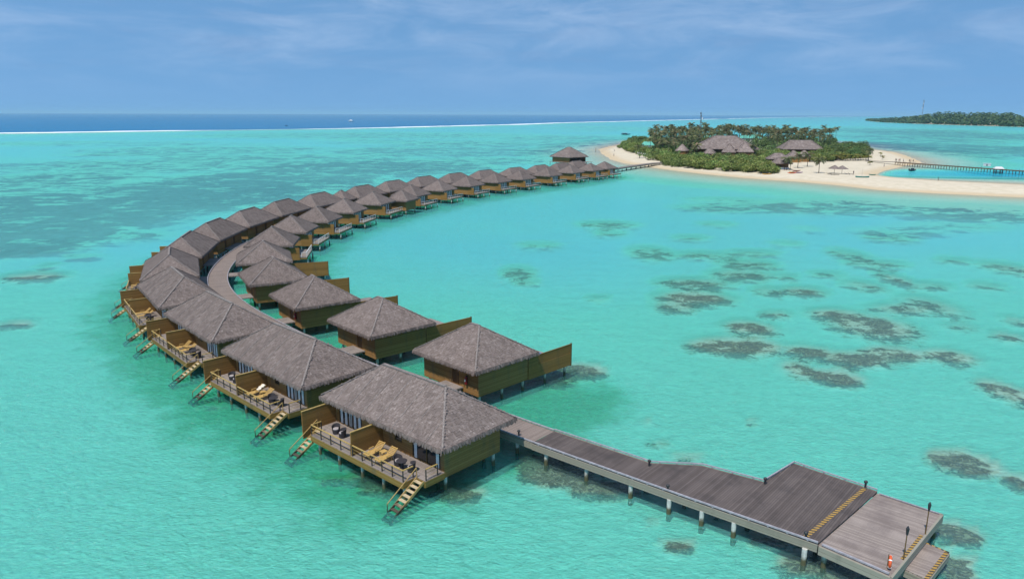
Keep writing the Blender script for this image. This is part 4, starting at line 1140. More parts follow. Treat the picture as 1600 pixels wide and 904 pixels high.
for u, vv, lx, ly, lab in ((1112, 217.5, 15, 8, 'bright teal metal roofed shed among palms, west of the hall ridge'), (1172, 219, 19, 9, 'wide teal metal roofed shed with white gable behind the large hall'), (1012, 231, 9, 7, 'faded green roofed shed half hidden by shrubs near the western beach')):
    x, y, _ = at(u, vv, 4.6 if u != 1012 else 3.6); y += 4
    v = empty('metal_roof_shed', (x, y, 1.0), R(-10 + u % 9)); X, Y = lx / 2, ly / 2; h1, h2 = (6.6, 9.4) if u != 1012 else (5.0, 7.4)
    MB().shared([(-X, -Y, h1), (X, -Y, h1), (X, Y, h1), (-X, Y, h1), (-X * .6, 0, h2), (X * .6, 0, h2), (-X, -Y, h1 - .15), (X, -Y, h1 - .15), (X, Y, h1 - .15), (-X, Y, h1 - .15)],
                [(0, 1, 5, 4), (1, 2, 5), (2, 3, 4, 5), (3, 0, 4), (6, 7, 1, 0), (7, 8, 2, 1), (8, 9, 3, 2), (9, 6, 0, 3), (9, 8, 7, 6)]).build('roof', M['teal'], v)
    MB().box(-X + .7, X - .7, -Y + .7, -Y + .9, -.3, h1 - .16).box(-X + .7, X - .7, Y - .9, Y - .7, -.3, h1 - .16).box(-X + .7, -X + .9, -Y + .9, Y - .9, -.3, h1 - .16).box(X - .9, X - .7, -Y + .9, Y - .9, -.3, h1 - .16).build('wall', M['white'], v)
    tag(v, lab, 'shed', 'metal roofed sheds'); NO_TREES.append((x, y, 7)); NO_TREES.append((x, y - 9, 6))

def mast(x, y, z, h, w, label, dishes=4):
    o = empty('radio_mast', (x, y, z)); b = MB(); n = int(h / (w * 1.6))
    cs = [(w / 2 * math.cos(a), w / 2 * math.sin(a)) for a in (.3, .3 + 2.094, .3 + 4.189)]
    for c in cs: b.cyl((*c, 0), (*c, h), w * .075, w * .06, 6)
    for k in range(n):
        z0, z1 = h * k / n, h * (k + 1) / n
        for i in range(3):
            a, c = cs[i], cs[(i + 1) % 3]; b.beam((*a, z0), (*c, z1), w * .06, w * .06); b.beam((*a, z1), (*c, z1), w * .06, w * .06)
    b.build('lattice', M['grey'], o)
    rr = random.Random(int(h))
    for k in range(dishes):
        a = rr.uniform(0, 6.28); zz = h * (1 - .07 * k) - .4
        MB().box(math.cos(a) * w - w * .28, math.cos(a) * w + w * .28, math.sin(a) * w - w * .28, math.sin(a) * w + w * .28, zz - w * .8, zz + w * .8).build('antenna', M['white' if k % 3 == 2 else 'grey'], o)
    MB().cyl((0, 0, h - .5), (0, 0, h + h * .06), w * .06, w * .03, 6).build('spike', M['grey'], o)
    tag(o, label, 'mast'); return o
x, y, _ = at(1091, 231, 1.0); mast(x, y, .9, 27 - 1 - (174.5 - 177.6) / 1140 * y, 1.0, 'slim dark lattice radio mast rising out of the palm grove'); NO_TREES.append((x, y, 1))

# ------------------------------------------------------------------ trees on the island
for k in range(9):
    t = k / 8; x, y, _ = at(992 + 30 * t, 240 + 7.2 * t ** .8, .7); NO_TREES.append((x, y, 4.2)); NO_TREES.append((x - 2, y - 7, 4))
palms = [make_palm(k, h) for k, h in enumerate((12.5, 13.5, 14.5, 15.5, 14, 11.5))]
PALM = 'tall coconut palm in the dense palm grove behind the thatched halls'
def inside(x, y, poly):
    return sdf(np.array([x]), np.array([y]), poly)[0]
grove = px([(1014, 246), (1060, 245), (1088, 238), (1115, 231), (1195, 231), (1215, 238), (1225, 231), (1300, 232), (1304, 222), (1250, 219.5), (1150, 219), (1060, 219.5), (1014, 222)], 1.0)
pts = []; tries = 0; rp = random.Random(5)
gx0, gy0 = grove.min(0); gx1, gy1 = grove.max(0)
while len(pts) < 285 and tries < 30000:
    tries += 1; x, y = rp.uniform(gx0, gx1), rp.uniform(gy0, gy1)
    if inside(x, y, grove) < 0 or not clear(x, y, 1.5): continue
    if any((x - a) ** 2 + (y - b) ** 2 < 4.4 ** 2 for a, b in pts): continue
    pts.append((x, y))
extra = [(998, 246, 9, 'single coconut palm standing above shrubs near the western beach'), (1085, 254, 11.5, 'low leaning coconut palm in front of the large hall'), (1078, 251, 11, 'coconut palm crowding the pale hut, before the large hall'),
         (1278, 268, 7.5, 'short coconut palm on open sand beside the thatched umbrellas'), (1245, 260, 7, 'short coconut palm just behind the beach bar'), (1260, 258, 7.5, 'short coconut palm on the sand edge east of the beach bar'),
         (1228, 263, 6.5, 'small coconut palm at the right post of the beach bar'), (1355, 249, 8, 'lone coconut palm where the pier leaves the shrubs'), (1172, 246, 9, 'coconut palm at the east corner of the large hall')]
for k, (x, y) in enumerate(pts):
    o = palms[k] if k < len(palms) else copy_tree(palms[rp.randrange(len(palms))])
    s = rp.uniform(.84, 1.12) * float(np.clip(.62 + .42 * (y - 440) / 200, .62, 1.04))
    if x > 215: s *= .9
    o.location = (x, y, ground_z(x, y)); o.rotation_euler.z = rp.uniform(0, 6.28); o.scale = (rp.uniform(.9, 1.15),) * 2 + (s,)
    tag(o, PALM, 'palm tree', 'palm grove')
for u, v, h, lab in extra:
    x, y, _ = at(u, v, 1.0); o = make_palm(u, h * .8); o.location = (x, y, ground_z(x, y)); o.rotation_euler.z = rp.uniform(0, 6.28); tag(o, lab, 'palm tree')
bushes = [make_bush(40 + k, 5.2, 5.0, 4.6, 1500, .34) for k in range(5)]
dbush = [make_bush(60 + k, 5.6, 5.2, 6.5, 1500, .36, 'dark_bush', 'leafy_tree') for k in range(3)]
ub = set()
def scatter(poly, step, protos, label, group, sc=(.8, 1.2), seed=1, cat='bush', hk=1.0, z=1.0):
    rr = random.Random(seed); P = px(poly, z); a0, b0 = P.min(0); a1, b1 = P.max(0); got = []; tr = 0
    while tr < 4000:
        tr += 1; x, y = rr.uniform(a0, a1), rr.uniform(b0, b1)
        if inside(x, y, P) < 0 or not clear(x, y, 1.0): continue
        if any((x - a) ** 2 + (y - b) ** 2 < step ** 2 for a, b in got): continue
        got.append((x, y)); p = rr.choice(protos)
        o = p if p.name not in ub else copy_tree(p); ub.add(p.name)
        s = rr.uniform(*sc); o.location = (x, y, ground_z(x, y) - .1); o.rotation_euler.z = rr.uniform(0, 6.28); o.scale = (s, s * rr.uniform(.85, 1.15), s * hk * rr.uniform(.62, 1.2)); tag(o, label, cat, group)
scatter([(1043, 256), (1070, 259), (1110, 262.5), (1160, 266.5), (1200, 268.5), (1212, 265), (1200, 258), (1160, 253), (1110, 251.5), (1060, 248), (1035, 249)], 4.4, bushes, 'green beach shrub in the dense belt between the sand and the large hall', 'front shrub belt', (.85, 1.2), seed=2)
scatter([(972, 230), (990, 239), (1000, 246), (1028, 250), (1050, 247), (1030, 240), (1008, 233), (990, 226), (976, 224)], 6.2, bushes, 'green beach shrub in the clump above the western beach', 'western shrubs', (.95, 1.35), seed=3)
scatter([(985, 230), (1012, 236), (1016, 226), (1000, 219), (985, 222)], 5.5, dbush, 'dark leafy tree in the clump beside the western beach', 'western leafy trees', (.75, 1.0), 4, 'tree')
scatter([(1180, 256), (1205, 258), (1230, 252), (1290, 250), (1345, 243), (1345, 234), (1300, 233), (1225, 237), (1180, 240)], 6.6, bushes, 'green shrub in the middle of the island around the long thatched hall', 'inner shrubs', (.8, 1.2), 5)
scatter([(1296, 243), (1348, 244), (1352, 237), (1340, 229), (1300, 231)], 5.0, dbush[:2] + bushes[:1], 'broad leafy tree in the clump at the eastern end of the island', 'eastern leafy trees', (.85, 1.15), 6, 'tree')
scatter([(1055, 246), (1105, 249), (1160, 251), (1180, 248), (1182, 240), (1120, 243), (1060, 240)], 5.4, dbush, 'dark leafy tree close around the huts of the large hall', 'leafy trees by the hall', (.55, .75), 7, 'tree')
def undergrowth():
    rr = random.Random(33); b = MB(); polys = [(grove, 6.5, 26000), (px([(990, 224), (1015, 222), (1015, 246), (1000, 245), (976, 228)], 1.0), 2.4, 2500), (px([(1035, 248), (1110, 252), (1200, 262), (1240, 251), (1345, 243), (1345, 228), (1300, 232), (1220, 238), (1200, 231), (1110, 231), (1060, 245)], 1.0), 1.6, 9000)]
    for P, hm, n in polys:
        a0, b0 = P.min(0); a1, b1 = P.max(0); N_ = n * 3
        xs = np.array([rr.uniform(a0, a1) for _ in range(N_)]); ys_ = np.array([rr.uniform(b0, b1) for _ in range(N_)])
        ok = sdf(xs, ys_, P) > 0; gz = np.clip(sdf(xs, ys_, ISLAND) * .055, .05, 1.15); hn = vnoise(xs, ys_, 14, 7, 3)
        k = 0
        for i in np.nonzero(ok)[0]:
            if k >= n: break
            k += 1
            z = gz[i] + hm * (hn[i] * 1.6 - .2) * rr.uniform(.3, 1)
            nn = np.array((rr.gauss(0, .7), rr.gauss(0, .7), 1.0)); nn /= np.linalg.norm(nn); t = np.cross(nn, (rr.gauss(0, 1), rr.gauss(0, 1), rr.gauss(0, 1))); t /= np.linalg.norm(t) + 1e-9; w = np.cross(nn, t)
            sz = rr.uniform(.5, 1.1); p = np.array((xs[i], ys_[i], z)); b.face([p - t * sz, p - w * sz * .6, p + t * sz, p + w * sz * .6])
    tag(b.build('undergrowth', M['dark_bush']), kind='stuff')
undergrowth()
scatter([(1016, 243), (1060, 243), (1088, 237), (1115, 230), (1195, 230), (1225, 230), (1300, 231), (1304, 223), (1250, 220.5), (1150, 220), (1060, 220.5), (1016, 223)], 15, dbush, 'dark leafy tree growing between the coconut palms of the grove', 'leafy trees in the grove', (.8, 1.1), 17, 'tree', 1.25)
print('PALMS', len(pts))
yp = [make_palm(90 + k, 2.2, True) for k in range(3)]
for k in range(24):
    u = 1297 + k * 2.55; v = 248.2 - .02 * (u - 1297) + rp.uniform(-.6, .6); x, y, _ = at(u, v, 1.0)
    o = yp[k] if k < 3 else copy_tree(yp[k % 3]); o.location = (x, y, ground_z(x, y)); o.rotation_euler.z = rp.uniform(0, 6.28); s = rp.uniform(.8, 1.15); o.scale = (s, s, s)
    tag(o, 'yellow green young palm in the row along the raked sand', 'young palm', 'row of young palms')
for u, v, lab in ((1374, 240, 'dry young palm alone on the beach behind the pier'), (1377, 246, 'very small young palm near the pier, closest to it'), (1358, 254, 'sparse young palm alone on the open sand before the pier')):
    x, y, _ = at(u, v, .9); o = copy_tree(yp[u % 3]); o.location = (x, y, ground_z(x, y)); o.scale = (.6, .6, .65); tag(o, lab, 'young palm')

# ------------------------------------------------------------------ far island across the channel
def far_island():
    b = MB(); rr = random.Random(12); P = FAR_L; a0, b0 = P.min(0); a1, b1 = P.max(0)
    u0 = at(1351, 185.2)[0]
    got = 0; tr = 0
    while got < 800 and tr < 60000:
        tr += 1; t = rr.random() * 5; k = min(int(t), 4); q0 = P[k] + (P[k + 1] - P[k]) * (t - k)
        off = 8 + 170 * rr.random() ** 1.5; dirr = q0 / np.linalg.norm(q0); x, y = q0 + dirr * off * (1.5 if k < 4 else 1)
        d = inside(x, y, P)
        if d < 6: continue
        got += 1
        u = 800 + x / y * 1110
        hk = 17 + 15 * math.exp(-((u - 1440) / 40) ** 2) + 11 * math.exp(-((u - 1500) / 30) ** 2) + 9 * math.exp(-((u - 1535) / 22) ** 2)
        hk *= min(1, .35 + d / 60)
        r = rr.uniform(8, 14); hz_ = hk * rr.uniform(.8, 1.15)
        for k in range(26):
            q = np.array((rr.gauss(0, 1), rr.gauss(0, 1), rr.gauss(.4, .8))); q /= np.linalg.norm(q)
            p = np.array((x, y, hz_ * .55)) + q * np.array((r, r, hz_ * .55)); p[2] = max(p[2], .6)
            nn = q + np.array((rr.gauss(0, .4),) * 2 + (.3,)); nn /= np.linalg.norm(nn)
            t = np.cross(nn, (rr.gauss(0, 1), rr.gauss(0, 1), rr.gauss(0, 1))); t /= np.linalg.norm(t) + 1e-9; w = np.cross(nn, t); s = rr.uniform(2.2, 4.4)
            b.face([p - t * s, p - w * s * .7, p + t * s, p + w * s * .7])
    tag(b.build('far_woodland', M['far_wood']), kind='stuff')
    x, y, _ = at(1438, 185.5, 2); mast(x, y, 1, 27 + (176.7 - 155) / 1140 * y, 3.2, 'tall radio mast on the wooded island across the channel', 6)
    for u, v in ((1513, 184.6), (1526, 185.3)):
        x, y, _ = at(u, v, 4.0); o = empty('white_house', (x, y - 30, 1))
        MB().box(-5, 5, -4, 4, -1, 13).build('wall', M['white'], o); MB().shared([(-6, -5, 13), (6, -5, 13), (6, 5, 13), (-6, 5, 13), (-4, 0, 15.5), (4, 0, 15.5)], [(0, 1, 5, 4), (1, 2, 5), (2, 3, 4, 5), (3, 0, 4), (3, 2, 1, 0)]).build('roof', M['white'], o)
        tag(o, ('western' if u == 1513 else 'eastern') + ' of two tiny white houses showing among trees across the channel', 'house', 'houses across the channel')
far_island()

# ------------------------------------------------------------------ far pier with its boat shelter
pr = empty('far_pier'); zp = 1.9
A = np.array(at(1352, 246.5, zp)[:2]); B = np.array(at(1400, 249.2, zp)[:2]); Cc = np.array(at(1610, 262.5, zp)[:2]); Cc = B + (Cc - B) * 1.15
b = MB(); b.beam((*A, 1.4), (*B, zp - .1), 2.6, .2); b.beam((*B, zp - .1), (*Cc, zp - .1), 2.6, .2); b.build('pier_deck', M['deck'], pr)
b = MB()
for sg in (-1, 1):
    d = (Cc - B) / np.linalg.norm(Cc - B); nn = np.array((-d[1], d[0])) * 1.33 * sg; b.beam((*(B + nn), zp - .2), (*(Cc + nn), zp - .2), .1, .4)
b.build('edge_beam', M['timber'], pr)
L = float(np.linalg.norm(Cc - B)); n = int(L / 3.1)
for k in range(n + 1):
    c = B + (Cc - B) * k / n; d = (Cc - B) / L; nn = np.array((-d[1], d[0]))
    for sg in (-1, 1):
        e = c + nn * sg * 1.1; MB().cyl((*e, -1.75), (*e, zp - .2), .15, .15, 8).build('pile', M['timber'], pr)
for k in range(0, n, 2):
    c = B + (Cc - B) * k / n - nn * 1.25; MB().box(c[0] - .05, c[0] + .05, c[1] - .05, c[1] + .05, zp, zp + .9).build('rail_post', M['grey'], pr)
tag(pr, 'long narrow timber pier on dark piles leaving the island beyond the sand spit', 'pier')
def boat_shelter():
    x, y, _ = at(1558, 266.5, 0); o = empty('boat_shelter', (x, y, 0), R(-20)); o.scale = (.8, .8, .85)
    for sx in (-1.7, 1.7):
        for sy in (-1.6, 1.6): MB().cyl((sx, sy, -1.6), (sx, sy, 2.9), .16, .16, 8).build('post', M['hull_dark'], o)
    MB().shared([(-2.6, -2.4, 2.8), (2.6, -2.4, 2.8), (2.6, 2.4, 2.8), (-2.6, 2.4, 2.8), (-1.6, 0, 3.9), (1.6, 0, 3.9)], [(0, 1, 5, 4), (1, 2, 5), (2, 3, 4, 5), (3, 0, 4), (3, 2, 1, 0)]).build('roof', M['white_rail'], o)
    MB().box(-1.9, 1.9, -1.8, 1.8, .7, .95).build('floor', M['post'], o)
    tag(o, 'small white roofed boat shelter on posts beside the far pier', 'shelter')
boat_shelter()
x, y, _ = at(1540, 260.5, 0); o = empty('pier_hut', (x, y, 0), R(-35)); MB().box(-1.6, 1.6, -1, 1, 1.92, 3.1).build('wall', M['white_rail'], o); MB().box(-1.8, 1.8, -1.2, 1.2, 3.105, 3.2).build('roof', M['white'], o); MB().box(-.3, .3, -1.03, -1.003, 1.95, 2.95).build('door', M['grey'], o)
tag(o, 'low white pump hut standing on the far pier, left of the boat shelter', 'hut')

# ------------------------------------------------------------------ beach things
def thatch_parasol(u, v, label, s=1.0):
    x, y, _ = at(u, v, 1.0); o = empty('thatched_parasol', (x, y, .95)); o.scale = (s, s, s)
    MB().cyl((0, 0, -.3), (0, 0, 2.6), .07, .06, 8).build('pole', M['timber'], o)
    rr = random.Random(u); b = MB(); n = 34
    for ring, (r0, z0, r1, z1) in enumerate(((2.3, 1.95, 1.2, 2.55), (1.5, 2.4, .6, 2.95), (.8, 2.8, .03, 3.25))):
        for k in range(n):
            a = 6.283 * (k + rr.random() * .5) / n; da = 6.283 / n * .75; q = rr.uniform(.92, 1.08)
            b.face([(r0 * q * math.cos(a - da), r0 * q * math.sin(a - da), z0 - .1 * rr.random()), (r0 * q * math.cos(a + da), r0 * q * math.sin(a + da), z0 - .1 * rr.random()), (r1 * math.cos(a + da * .6), r1 * math.sin(a + da * .6), z1), (r1 * math.cos(a - da * .6), r1 * math.sin(a - da * .6), z1)])
    b.build('canopy', M['old_thatch'], o); tag(o, label, 'parasol', 'thatched parasols')
thatch_parasol(1302, 268.5, 'grey thatched beach parasol nearer the short palm', 1.25); thatch_parasol(1314, 268.5, 'grey thatched beach parasol farther from the short palm', 1.2)
def beach_lounger():
    o = empty('beach_lounger'); b = MB(); b.box(-.35, .35, -.9, .4, .28, .36)
    b.build('seat', M['white'], o); MB().beam((0, .4, .33), (0, .95, .85), .7, .07).build('backrest', M['white'], o)
    for sx in (-.3, .3):
        for sy in (-.8, .3): MB().box(sx - .03, sx + .03, sy - .03, sy + .03, -.05, .28).build('leg', M['white'], o)
    return o
bl = beach_lounger()
for k in range(11):
    t = k / 10; u = 992 + 30 * t; v = 240 + 7.2 * t ** .8; x, y, _ = at(u, v, .7)
    o = bl if k == 0 else copy_tree(bl); o.location = (x, y, ground_z(x, y) + .08); o.rotation_euler.z = R(150 + 20 * rp.random()); o.scale = (1.0, 1.2, 1.9)
    tag(o, 'white beach lounger in the row under the western shrubs', 'beach lounger', 'row of white beach loungers')
dl = copy_tree(bl)
for ch in dl.children: ch.data = ch.data.copy(); ch.data.materials[0] = M['cloth_dark']
for k, (u, v, lab) in enumerate(((1294, 270, 'dark beach lounger under the thatched parasols, nearest the short palm'), (1299, 271, 'dark beach lounger in the middle under the thatched parasols'), (1306, 271, 'dark beach lounger under the thatched parasols, on the side of the green boat'), (1322, 269.6, 'dark beach lounger on open sand beside a standing person'), (1328, 269.8, 'dark beach lounger on open sand, end one toward the green boat'))):
    x, y, _ = at(u, v, 1.0); o = dl if k == 0 else copy_tree(dl); o.location = (x, y, 1.05); o.rotation_euler.z = R(70); o.scale = (1.2, 1.2, 1.2); tag(o, lab, 'beach lounger')
def hull(L, W, H, m, parent, sheer=.25, name='hull'):
    n, k = 12, 7; vs = []
    for i in range(n + 1):
        t = i / n * 2 - 1; w = W / 2 * (1 - abs(t) ** 2.6); sh = H * (1 + sheer * t * t)
        for j in range(k):
            a = math.pi * j / (k - 1); vs.append((t * L / 2, -math.cos(a) * w, sh - math.sin(a) * sh * (.92 - .5 * abs(t) ** 3)))
    fs = [(i * k + j, (i + 1) * k + j, (i + 1) * k + j + 1, i * k + j + 1) for i in range(n) for j in range(k - 1)]
    b = MB().shared(vs, fs); o = b.build(name, M[m], parent, True)
    d = MB(); d.shared([(v[0], v[1] * .9, v[2] - .10) for i in range(n + 1) for v in (vs[i * k], vs[i * k + k - 1])], [(2 * i, 2 * i + 1, 2 * i + 3, 2 * i + 2) for i in range(n)]); d.build('cockpit_floor', M[m if m == 'hull_teal' else 'deck'], parent)
    return o
x, y, _ = at(1346, 275.5, .7); o = empty('sailing_dinghy', (x, y, .62), R(-12)); hull(5.6, 1.5, .95, 'hull_teal', o); MB().cyl((-.2, 0, .1), (-.2, 0, 4.2), .05, .03, 8).build('sail_mast', M['cushion'], o); MB().beam((-.2, 0, .9), (1.6, 0, .95), .06, .06).build('boom', M['cushion'], o)
for j in (-.8, .9): MB().box(j - .1, j + .1, -.62, .62, .72, .77).build('thwart', M['hull_teal'], o)
tag(o, 'teal sailing dinghy with bare mast pulled up on the sand spit', 'boat')
x, y, _ = at(1362, 269.5, .6); o = empty('rowing_boat', (x, y, .35), R(-20)); hull(3.0, 1.0, .45, 'hull_teal', o)
for j in (-.5, .6): MB().box(j - .09, j + .09, -.4, .4, .3, .35).build('thwart', M['deck'], o)
tag(o, 'small dark green rowing boat at the point of the inlet', 'boat')
x, y, _ = at(1424, 263.5, 0); o = empty('motor_boat', (x, y, -.12), R(30)); hull(6.0, 2.0, .9, 'hull_dark', o); MB().box(-.6, .7, -.5, .5, .8, 1.6).build('console', M['hull_dark'], o); MB().box(-2.9, -2.5, -.25, .25, .5, 1.5).build('outboard_motor', M['black'], o)
tag(o, 'dark motor boat moored in the blue inlet below the far pier', 'boat')
x, y, _ = at(976, 209.5, 0); o = empty('ferry_boat', (x, y, -.25), R(4)); hull(13, 3.6, 1.4, 'hull_dark', o, .2); MB().box(-5, 3, -1.5, 1.5, 3.0, 3.2).build('canopy', M['cushion'], o); MB().box(-4.4, 1.8, -1.2, 1.2, 1.3, 2.3).build('cabin', M['hull_dark'], o)
for sx in (-4.8, -1, 2.8):
    for sy in (-1.35, 1.35): MB().cyl((sx, sy, 1.2), (sx, sy, 3.0), .06, .06, 6).build('post', M['grey'], o)
tag(o, 'dark covered ferry boat moored off the western tip of the island', 'boat')
x, y, _ = at(547, 191.8, 0); o = empty('white_yacht', (x, y, -.5), R(15)); hull(22, 6, 3.0, 'white', o, .35); MB().box(-6, 5, -2.2, 2.2, 3, 6).build('cabin', M['white'], o); MB().box(-4, 2, -1.8, 1.8, 6.0, 8.0).build('flybridge', M['white'], o); MB().cyl((-1, 0, 8), (-1, 0, 12), .2, .1, 6).build('antenna', M['grey'], o)
tag(o, 'small white motor yacht far out on the dark open sea', 'boat')
x, y, _ = at(446, 199.0, 0); o = empty('skiff', (x, y, -.3), R(5)); hull(7, 2.2, 1.1, 'hull_dark', o); MB().box(-1, .4, -.7, .7, .9, 2.0).build('console', M['hull_dark'], o); tag(o, 'tiny dark skiff just outside the surf line', 'boat')
def kayak(u, v, rz, m, label):
    x, y, _ = at(u, v, .6); o = empty('kayak', (x, y, ground_z(x, y) + .06), R(rz)); hull(4.2, .9, .42, m, o, .3); MB().lathe([(.45, .40), (.5, .46), (.4, .5)], 12).build('cockpit_rim', M['black'], o); tag(o, label, 'kayak', 'kayaks on the beach')
kayak(1236, 270.2, 5, 'orange', 'orange kayak lying on sand before the beach bar'); kayak(1238, 269.0, 8, 'yellow', 'yellow kayak lying just behind the orange one'); kayak(1246, 269.4, 2, 'purple', 'purple kayak lying beside the orange and yellow ones'); kayak(1243, 266.6, 8, 'red', 'dark red kayak farther up the sand near the beach bar'); kayak(1197, 271, 0, 'yellow', 'yellow kayak lying at the edge of the shrubs west of the beach bar')

# people on the beach and on the pier
def person_mesh(name, pose, shirt, trousers):
    """one continuous skinned figure, 1.72 m tall"""
    J = {'pel': (0, 0, .92), 'che': (0, 0, 1.28), 'nek': (0, .0, 1.45), 'hed': (0, -.02, 1.60)}
    J.update({'hl': (.1, 0, .9), 'kl': (.12, -.03 - .12 * pose, .5), 'al': (.12, .06 * pose, .08), 'tl': (.12, -.14 + .06 * pose, .03), 'hr': (-.1, 0, .9), 'kr': (-.12, -.03 + .05 * pose, .5), 'ar': (-.12, .22 * pose, .08), 'tr': (-.12, -.14 + .22 * pose, .03),
              'sl': (.19, 0, 1.38), 'el': (.26, .03, 1.1), 'wl': (.27, -.05 - .12 * pose, .86), 'sr': (-.19, 0, 1.38), 'er': (-.26, .03, 1.1), 'wr': (-.27, -.05 + .1 * pose, .86)})
    E = [('pel', 'che'), ('che', 'nek'), ('nek', 'hed'), ('pel', 'hl'), ('hl', 'kl'), ('kl', 'al'), ('al', 'tl'), ('pel', 'hr'), ('hr', 'kr'), ('kr', 'ar'), ('ar', 'tr'), ('che', 'sl'), ('sl', 'el'), ('el', 'wl'), ('che', 'sr'), ('sr', 'er'), ('er', 'wr')]
    Rr = dict(pel=.13, che=.14, nek=.06, hed=.10, hl=.09, kl=.06, al=.04, tl=.035, hr=.09, kr=.06, ar=.04, tr=.035, sl=.065, el=.042, wl=.03, sr=.065, er=.042, wr=.03)
    ks = list(J); me = bpy.data.meshes.new(name); me.from_pydata([J[k] for k in ks], [(ks.index(a), ks.index(b)) for a, b in E], [])
    o = bpy.data.objects.new(name, me); COL.objects.link(o)
    md = o.modifiers.new('skin', 'SKIN'); md.use_smooth_shade = True
    sv = me.skin_vertices[0].data
    for i, k in enumerate(ks): sv[i].radius = (Rr[k], Rr[k])
    sv[ks.index('pel')].use_root = True
    o.modifiers.new('sub', 'SUBSURF').levels = 1; o.modifiers['sub'].render_levels = 1
    dg = bpy.context.evaluated_depsgraph_get(); me2 = bpy.data.meshes.new_from_object(o.evaluated_get(dg))
    bpy.data.objects.remove(o)
    me2.materials.clear()
    for m in (M['skin'], M[shirt], M[trousers]): me2.materials.append(m)
    for p in me2.polygons:
        z = p.center[2]; p.material_index = 1 if (.95 < z < 1.43 and abs(p.center[0]) < .25) else 2 if .45 < z <= .95 and abs(p.center[0]) < .23 else 0
    return me2
PM = [person_mesh('person', a, s, t) for a, s, t in ((.3, 'cloth_dark', 'cloth_dark'), (1.2, 'cloth_red', 'cloth_dark'), (.8, 'cloth_pale', 'cloth_dark'), (-1.0, 'cloth_dark', 'cushion'))]
HAIR = MB().lathe([(.112, 1.60), (.118, 1.66), (.09, 1.74), (.001, 1.765)], 10, (0, -.01, 0)).mesh('hair', M['black'], True)
def person(u, v, z, k, rz, label, group=None):
    x, y, _ = at(u, v, z); o = bpy.data.objects.new('person', PM[k]); COL.objects.link(o); o.location = (x, y, z); o.rotation_euler.z = R(rz); o.scale = (1.05, 1.05, 1.05)
    h = bpy.data.objects.new('hair', HAIR); COL.objects.link(h); h.parent = o; tag(o, label, 'person', group)
person(1332.3, 269.3, 1.05, 0, 20, 'person in dark clothes standing alone on sand before the green boat')
person(1380, 257.5, .75, 2, 160, 'person in pale top walking on the sand point near the inlet')
person(1464.5, 279.2, .3, 0, 60, 'person in dark clothes at the water edge of the long sand spit')
for k, (u, w) in enumerate(((1397.5, 'first'), (1399.2, 'second'), (1403.2, 'third'), (1405, 'fourth'), (1410, 'fifth'), (1419.5, 'sixth'), (1421.5, 'seventh'), (1425.3, 'eighth'))):
    c = B + (Cc - B) * ((u - 1400) / 210 / 1.15 if u > 1400 else -.0); 
    x_, y_, _ = at(u, 249.2 + (u - 1400) * .0633, zp)
    o = bpy.data.objects.new('person', PM[(0, 3, 1, 0, 2, 0, 1, 3)[k]]); COL.objects.link(o); o.location = (x_, y_, zp); o.rotation_euler.z = R(70 + 40 * (k % 3)); o.scale = (1.1,) * 3
    h = bpy.data.objects.new('hair', HAIR); COL.objects.link(h); h.parent = o
    tag(o, f'{w} person standing on the far pier, counted from the beach end', 'person', 'people on the far pier')
for k, (u, v, kk) in enumerate(((1224, 264.2, 0), (1228, 264, 0), (1231, 264.3, 3))): person(u, v, 1.05, kk, 40 * k, f'{NTH[k+1]} dark clothed person from the left at the beach bar counter', 'people at the beach bar')
for k, (u, v) in enumerate(((959, 236), (957.8, 243))): person(u, v, .7, 2, 40, ('person in pale top on the western beach farther from the boardwalk', 'person in pale top on the western beach nearer the boardwalk')[k])
x, y, _ = at(929.5, 237, 0); o = empty('marker_post', (x, y, -1)); MB().cyl((0, 0, 0), (0, 0, 4.0), .14, .12, 8).build('pole', M['timber'], o); MB().lathe([(.001, 4.0), (.2, 4.02), (.2, 4.3), (.001, 4.5)], 8).build('cap', M['black'], o); tag(o, 'dark channel marker post in shallow water off the western beach', 'marker post')

# ------------------------------------------------------------------ light, sky, camera
SUN = np.array((-.33, -.57, 1.20)); SUN = SUN / np.linalg.norm(SUN)
sun = bpy.data.lights.new('sun', 'SUN'); sun.energy = 3.35; sun.angle = R(.53); sun.color = (1, .95, .88)
so = bpy.data.objects.new('sun', sun); COL.objects.link(so)
from mathutils import Vector
so.rotation_euler = Vector(SUN).to_track_quat('Z', 'Y').to_euler()
wd = bpy.data.worlds.new('World'); S.world = wd; wd.use_nodes = True
nt = wd.node_tree; nt.nodes.clear(); g = N(nt)
tc = g.n('ShaderNodeTexCoord').outputs['Generated']
sky = g.n('ShaderNodeTexSky', sky_type='NISHITA'); sky.sun_disc = False
sky.sun_elevation = math.asin(SUN[2]); sky.sun_rotation = math.atan2(SUN[0], SUN[1]); sky.air_density = 1.0; sky.dust_density = .3; sky.ozone_density = 2.5; sky.altitude = 0
sx = g.n('ShaderNodeSeparateXYZ'); g.link(tc, sx.inputs[0])
zz = g.math('ADD', g.math('MULTIPLY', g.math('MAXIMUM', sx.outputs[2], 0.0), .75), .42)
cb = g.n('ShaderNodeCombineXYZ'); g.link(sx.outputs[0], cb.inputs[0]); g.link(sx.outputs[1], cb.inputs[1]); g.link(zz, cb.inputs[2])
nv = g.n('ShaderNodeVectorMath', operation='NORMALIZE'); g.link(cb.outputs[0], nv.inputs[0]); g.link(nv.outputs[0], sky.inputs[0])
n1 = g.noise(g.map(tc, (1.0, 1.0, 4.0), rot=(0, .10, .3)), 6.0, 8, .60, dist=.5)
n2 = g.noise(g.map(tc, (1.0, 1.0, 3.0)), 1.3, 4, .5)
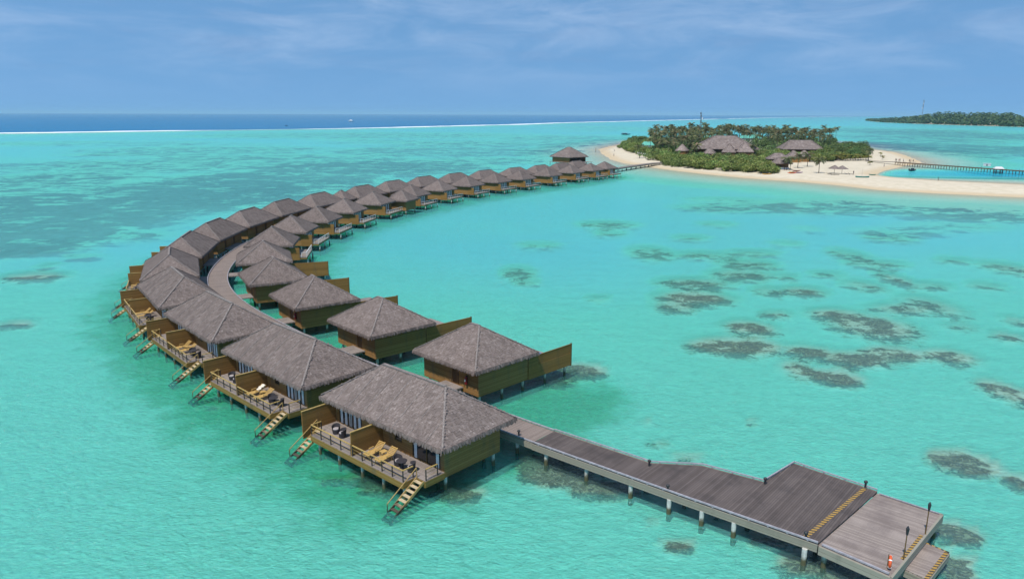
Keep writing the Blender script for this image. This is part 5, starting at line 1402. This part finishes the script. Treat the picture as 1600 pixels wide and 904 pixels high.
cl = g.math('MULTIPLY', g.smooth(n1, .36, .74), g.math('ADD', g.math('MULTIPLY', g.smooth(n2, .3, .7), .6), .4))
el = g.smooth(sx.outputs[2], .0, .10)
skb = g.mix(1.0, sky.outputs[0], (.69, .91, .92), 'MULTIPLY')
skc = g.mix(g.math('MULTIPLY', g.math('MULTIPLY', cl, el), .36), skb, (2.9, 3.5, 4.6))
dk_ = g.math('MULTIPLY', g.smooth(g.noise(g.map(tc, (1, 1, 5.0), loc=(3, 1, 0), rot=(0, .08, 0)), 7.5, 8, .62, dist=.4), .50, .72), el)
skc = g.mix(g.math('MULTIPLY', dk_, .34), skc, (1.05, 1.75, 3.0))
bg = g.n('ShaderNodeBackground'); g.link(skc, bg.inputs[0]); bg.inputs[1].default_value = .15
wo = g.n('ShaderNodeOutputWorld'); g.link(bg.outputs[0], wo.inputs[0])

hm_, hnt, hout = mat('air'); hg = N(hnt)
pv = hg.n('ShaderNodeVolumePrincipled'); pv.inputs['Color'].default_value = (.45, .80, 1, 1); pv.inputs['Density'].default_value = .00004; pv.inputs['Anisotropy'].default_value = 0
hg.link(pv.outputs[0], hout.inputs['Volume'])
tag(MB().box(-80000, 80000, -300, 75000, -9, 130).build('haze', hm_), kind='stuff')
cam = bpy.data.cameras.new('camera'); co = bpy.data.objects.new('camera', cam); COL.objects.link(co)
cam.sensor_fit = 'HORIZONTAL'; cam.sensor_width = 36; cam.lens = 36 * F / 1600; cam.clip_end = 150000; cam.clip_start = .5
co.location = (0, 0, HC)
from mathutils import Matrix
co.matrix_world = Matrix.Translation((0, 0, HC)) @ Matrix.Rotation(math.pi / 2 - PITCH, 4, 'X') @ Matrix.Rotation(R(-ROLL) , 4, 'Z')
S.camera = co
vs_ = S.view_settings; vs_.view_transform = 'Standard'; vs_.look = 'None'; vs_.exposure = 0.47; vs_.gamma = 1; vs_.use_curve_mapping = False
S.cycles.max_bounces = 6; S.cycles.diffuse_bounces = 2; S.cycles.glossy_bounces = 2; S.cycles.transparent_max_bounces = 8
S.cycles.caustics_reflective = False; S.cycles.caustics_refractive = False
S.cycles.use_denoising = True
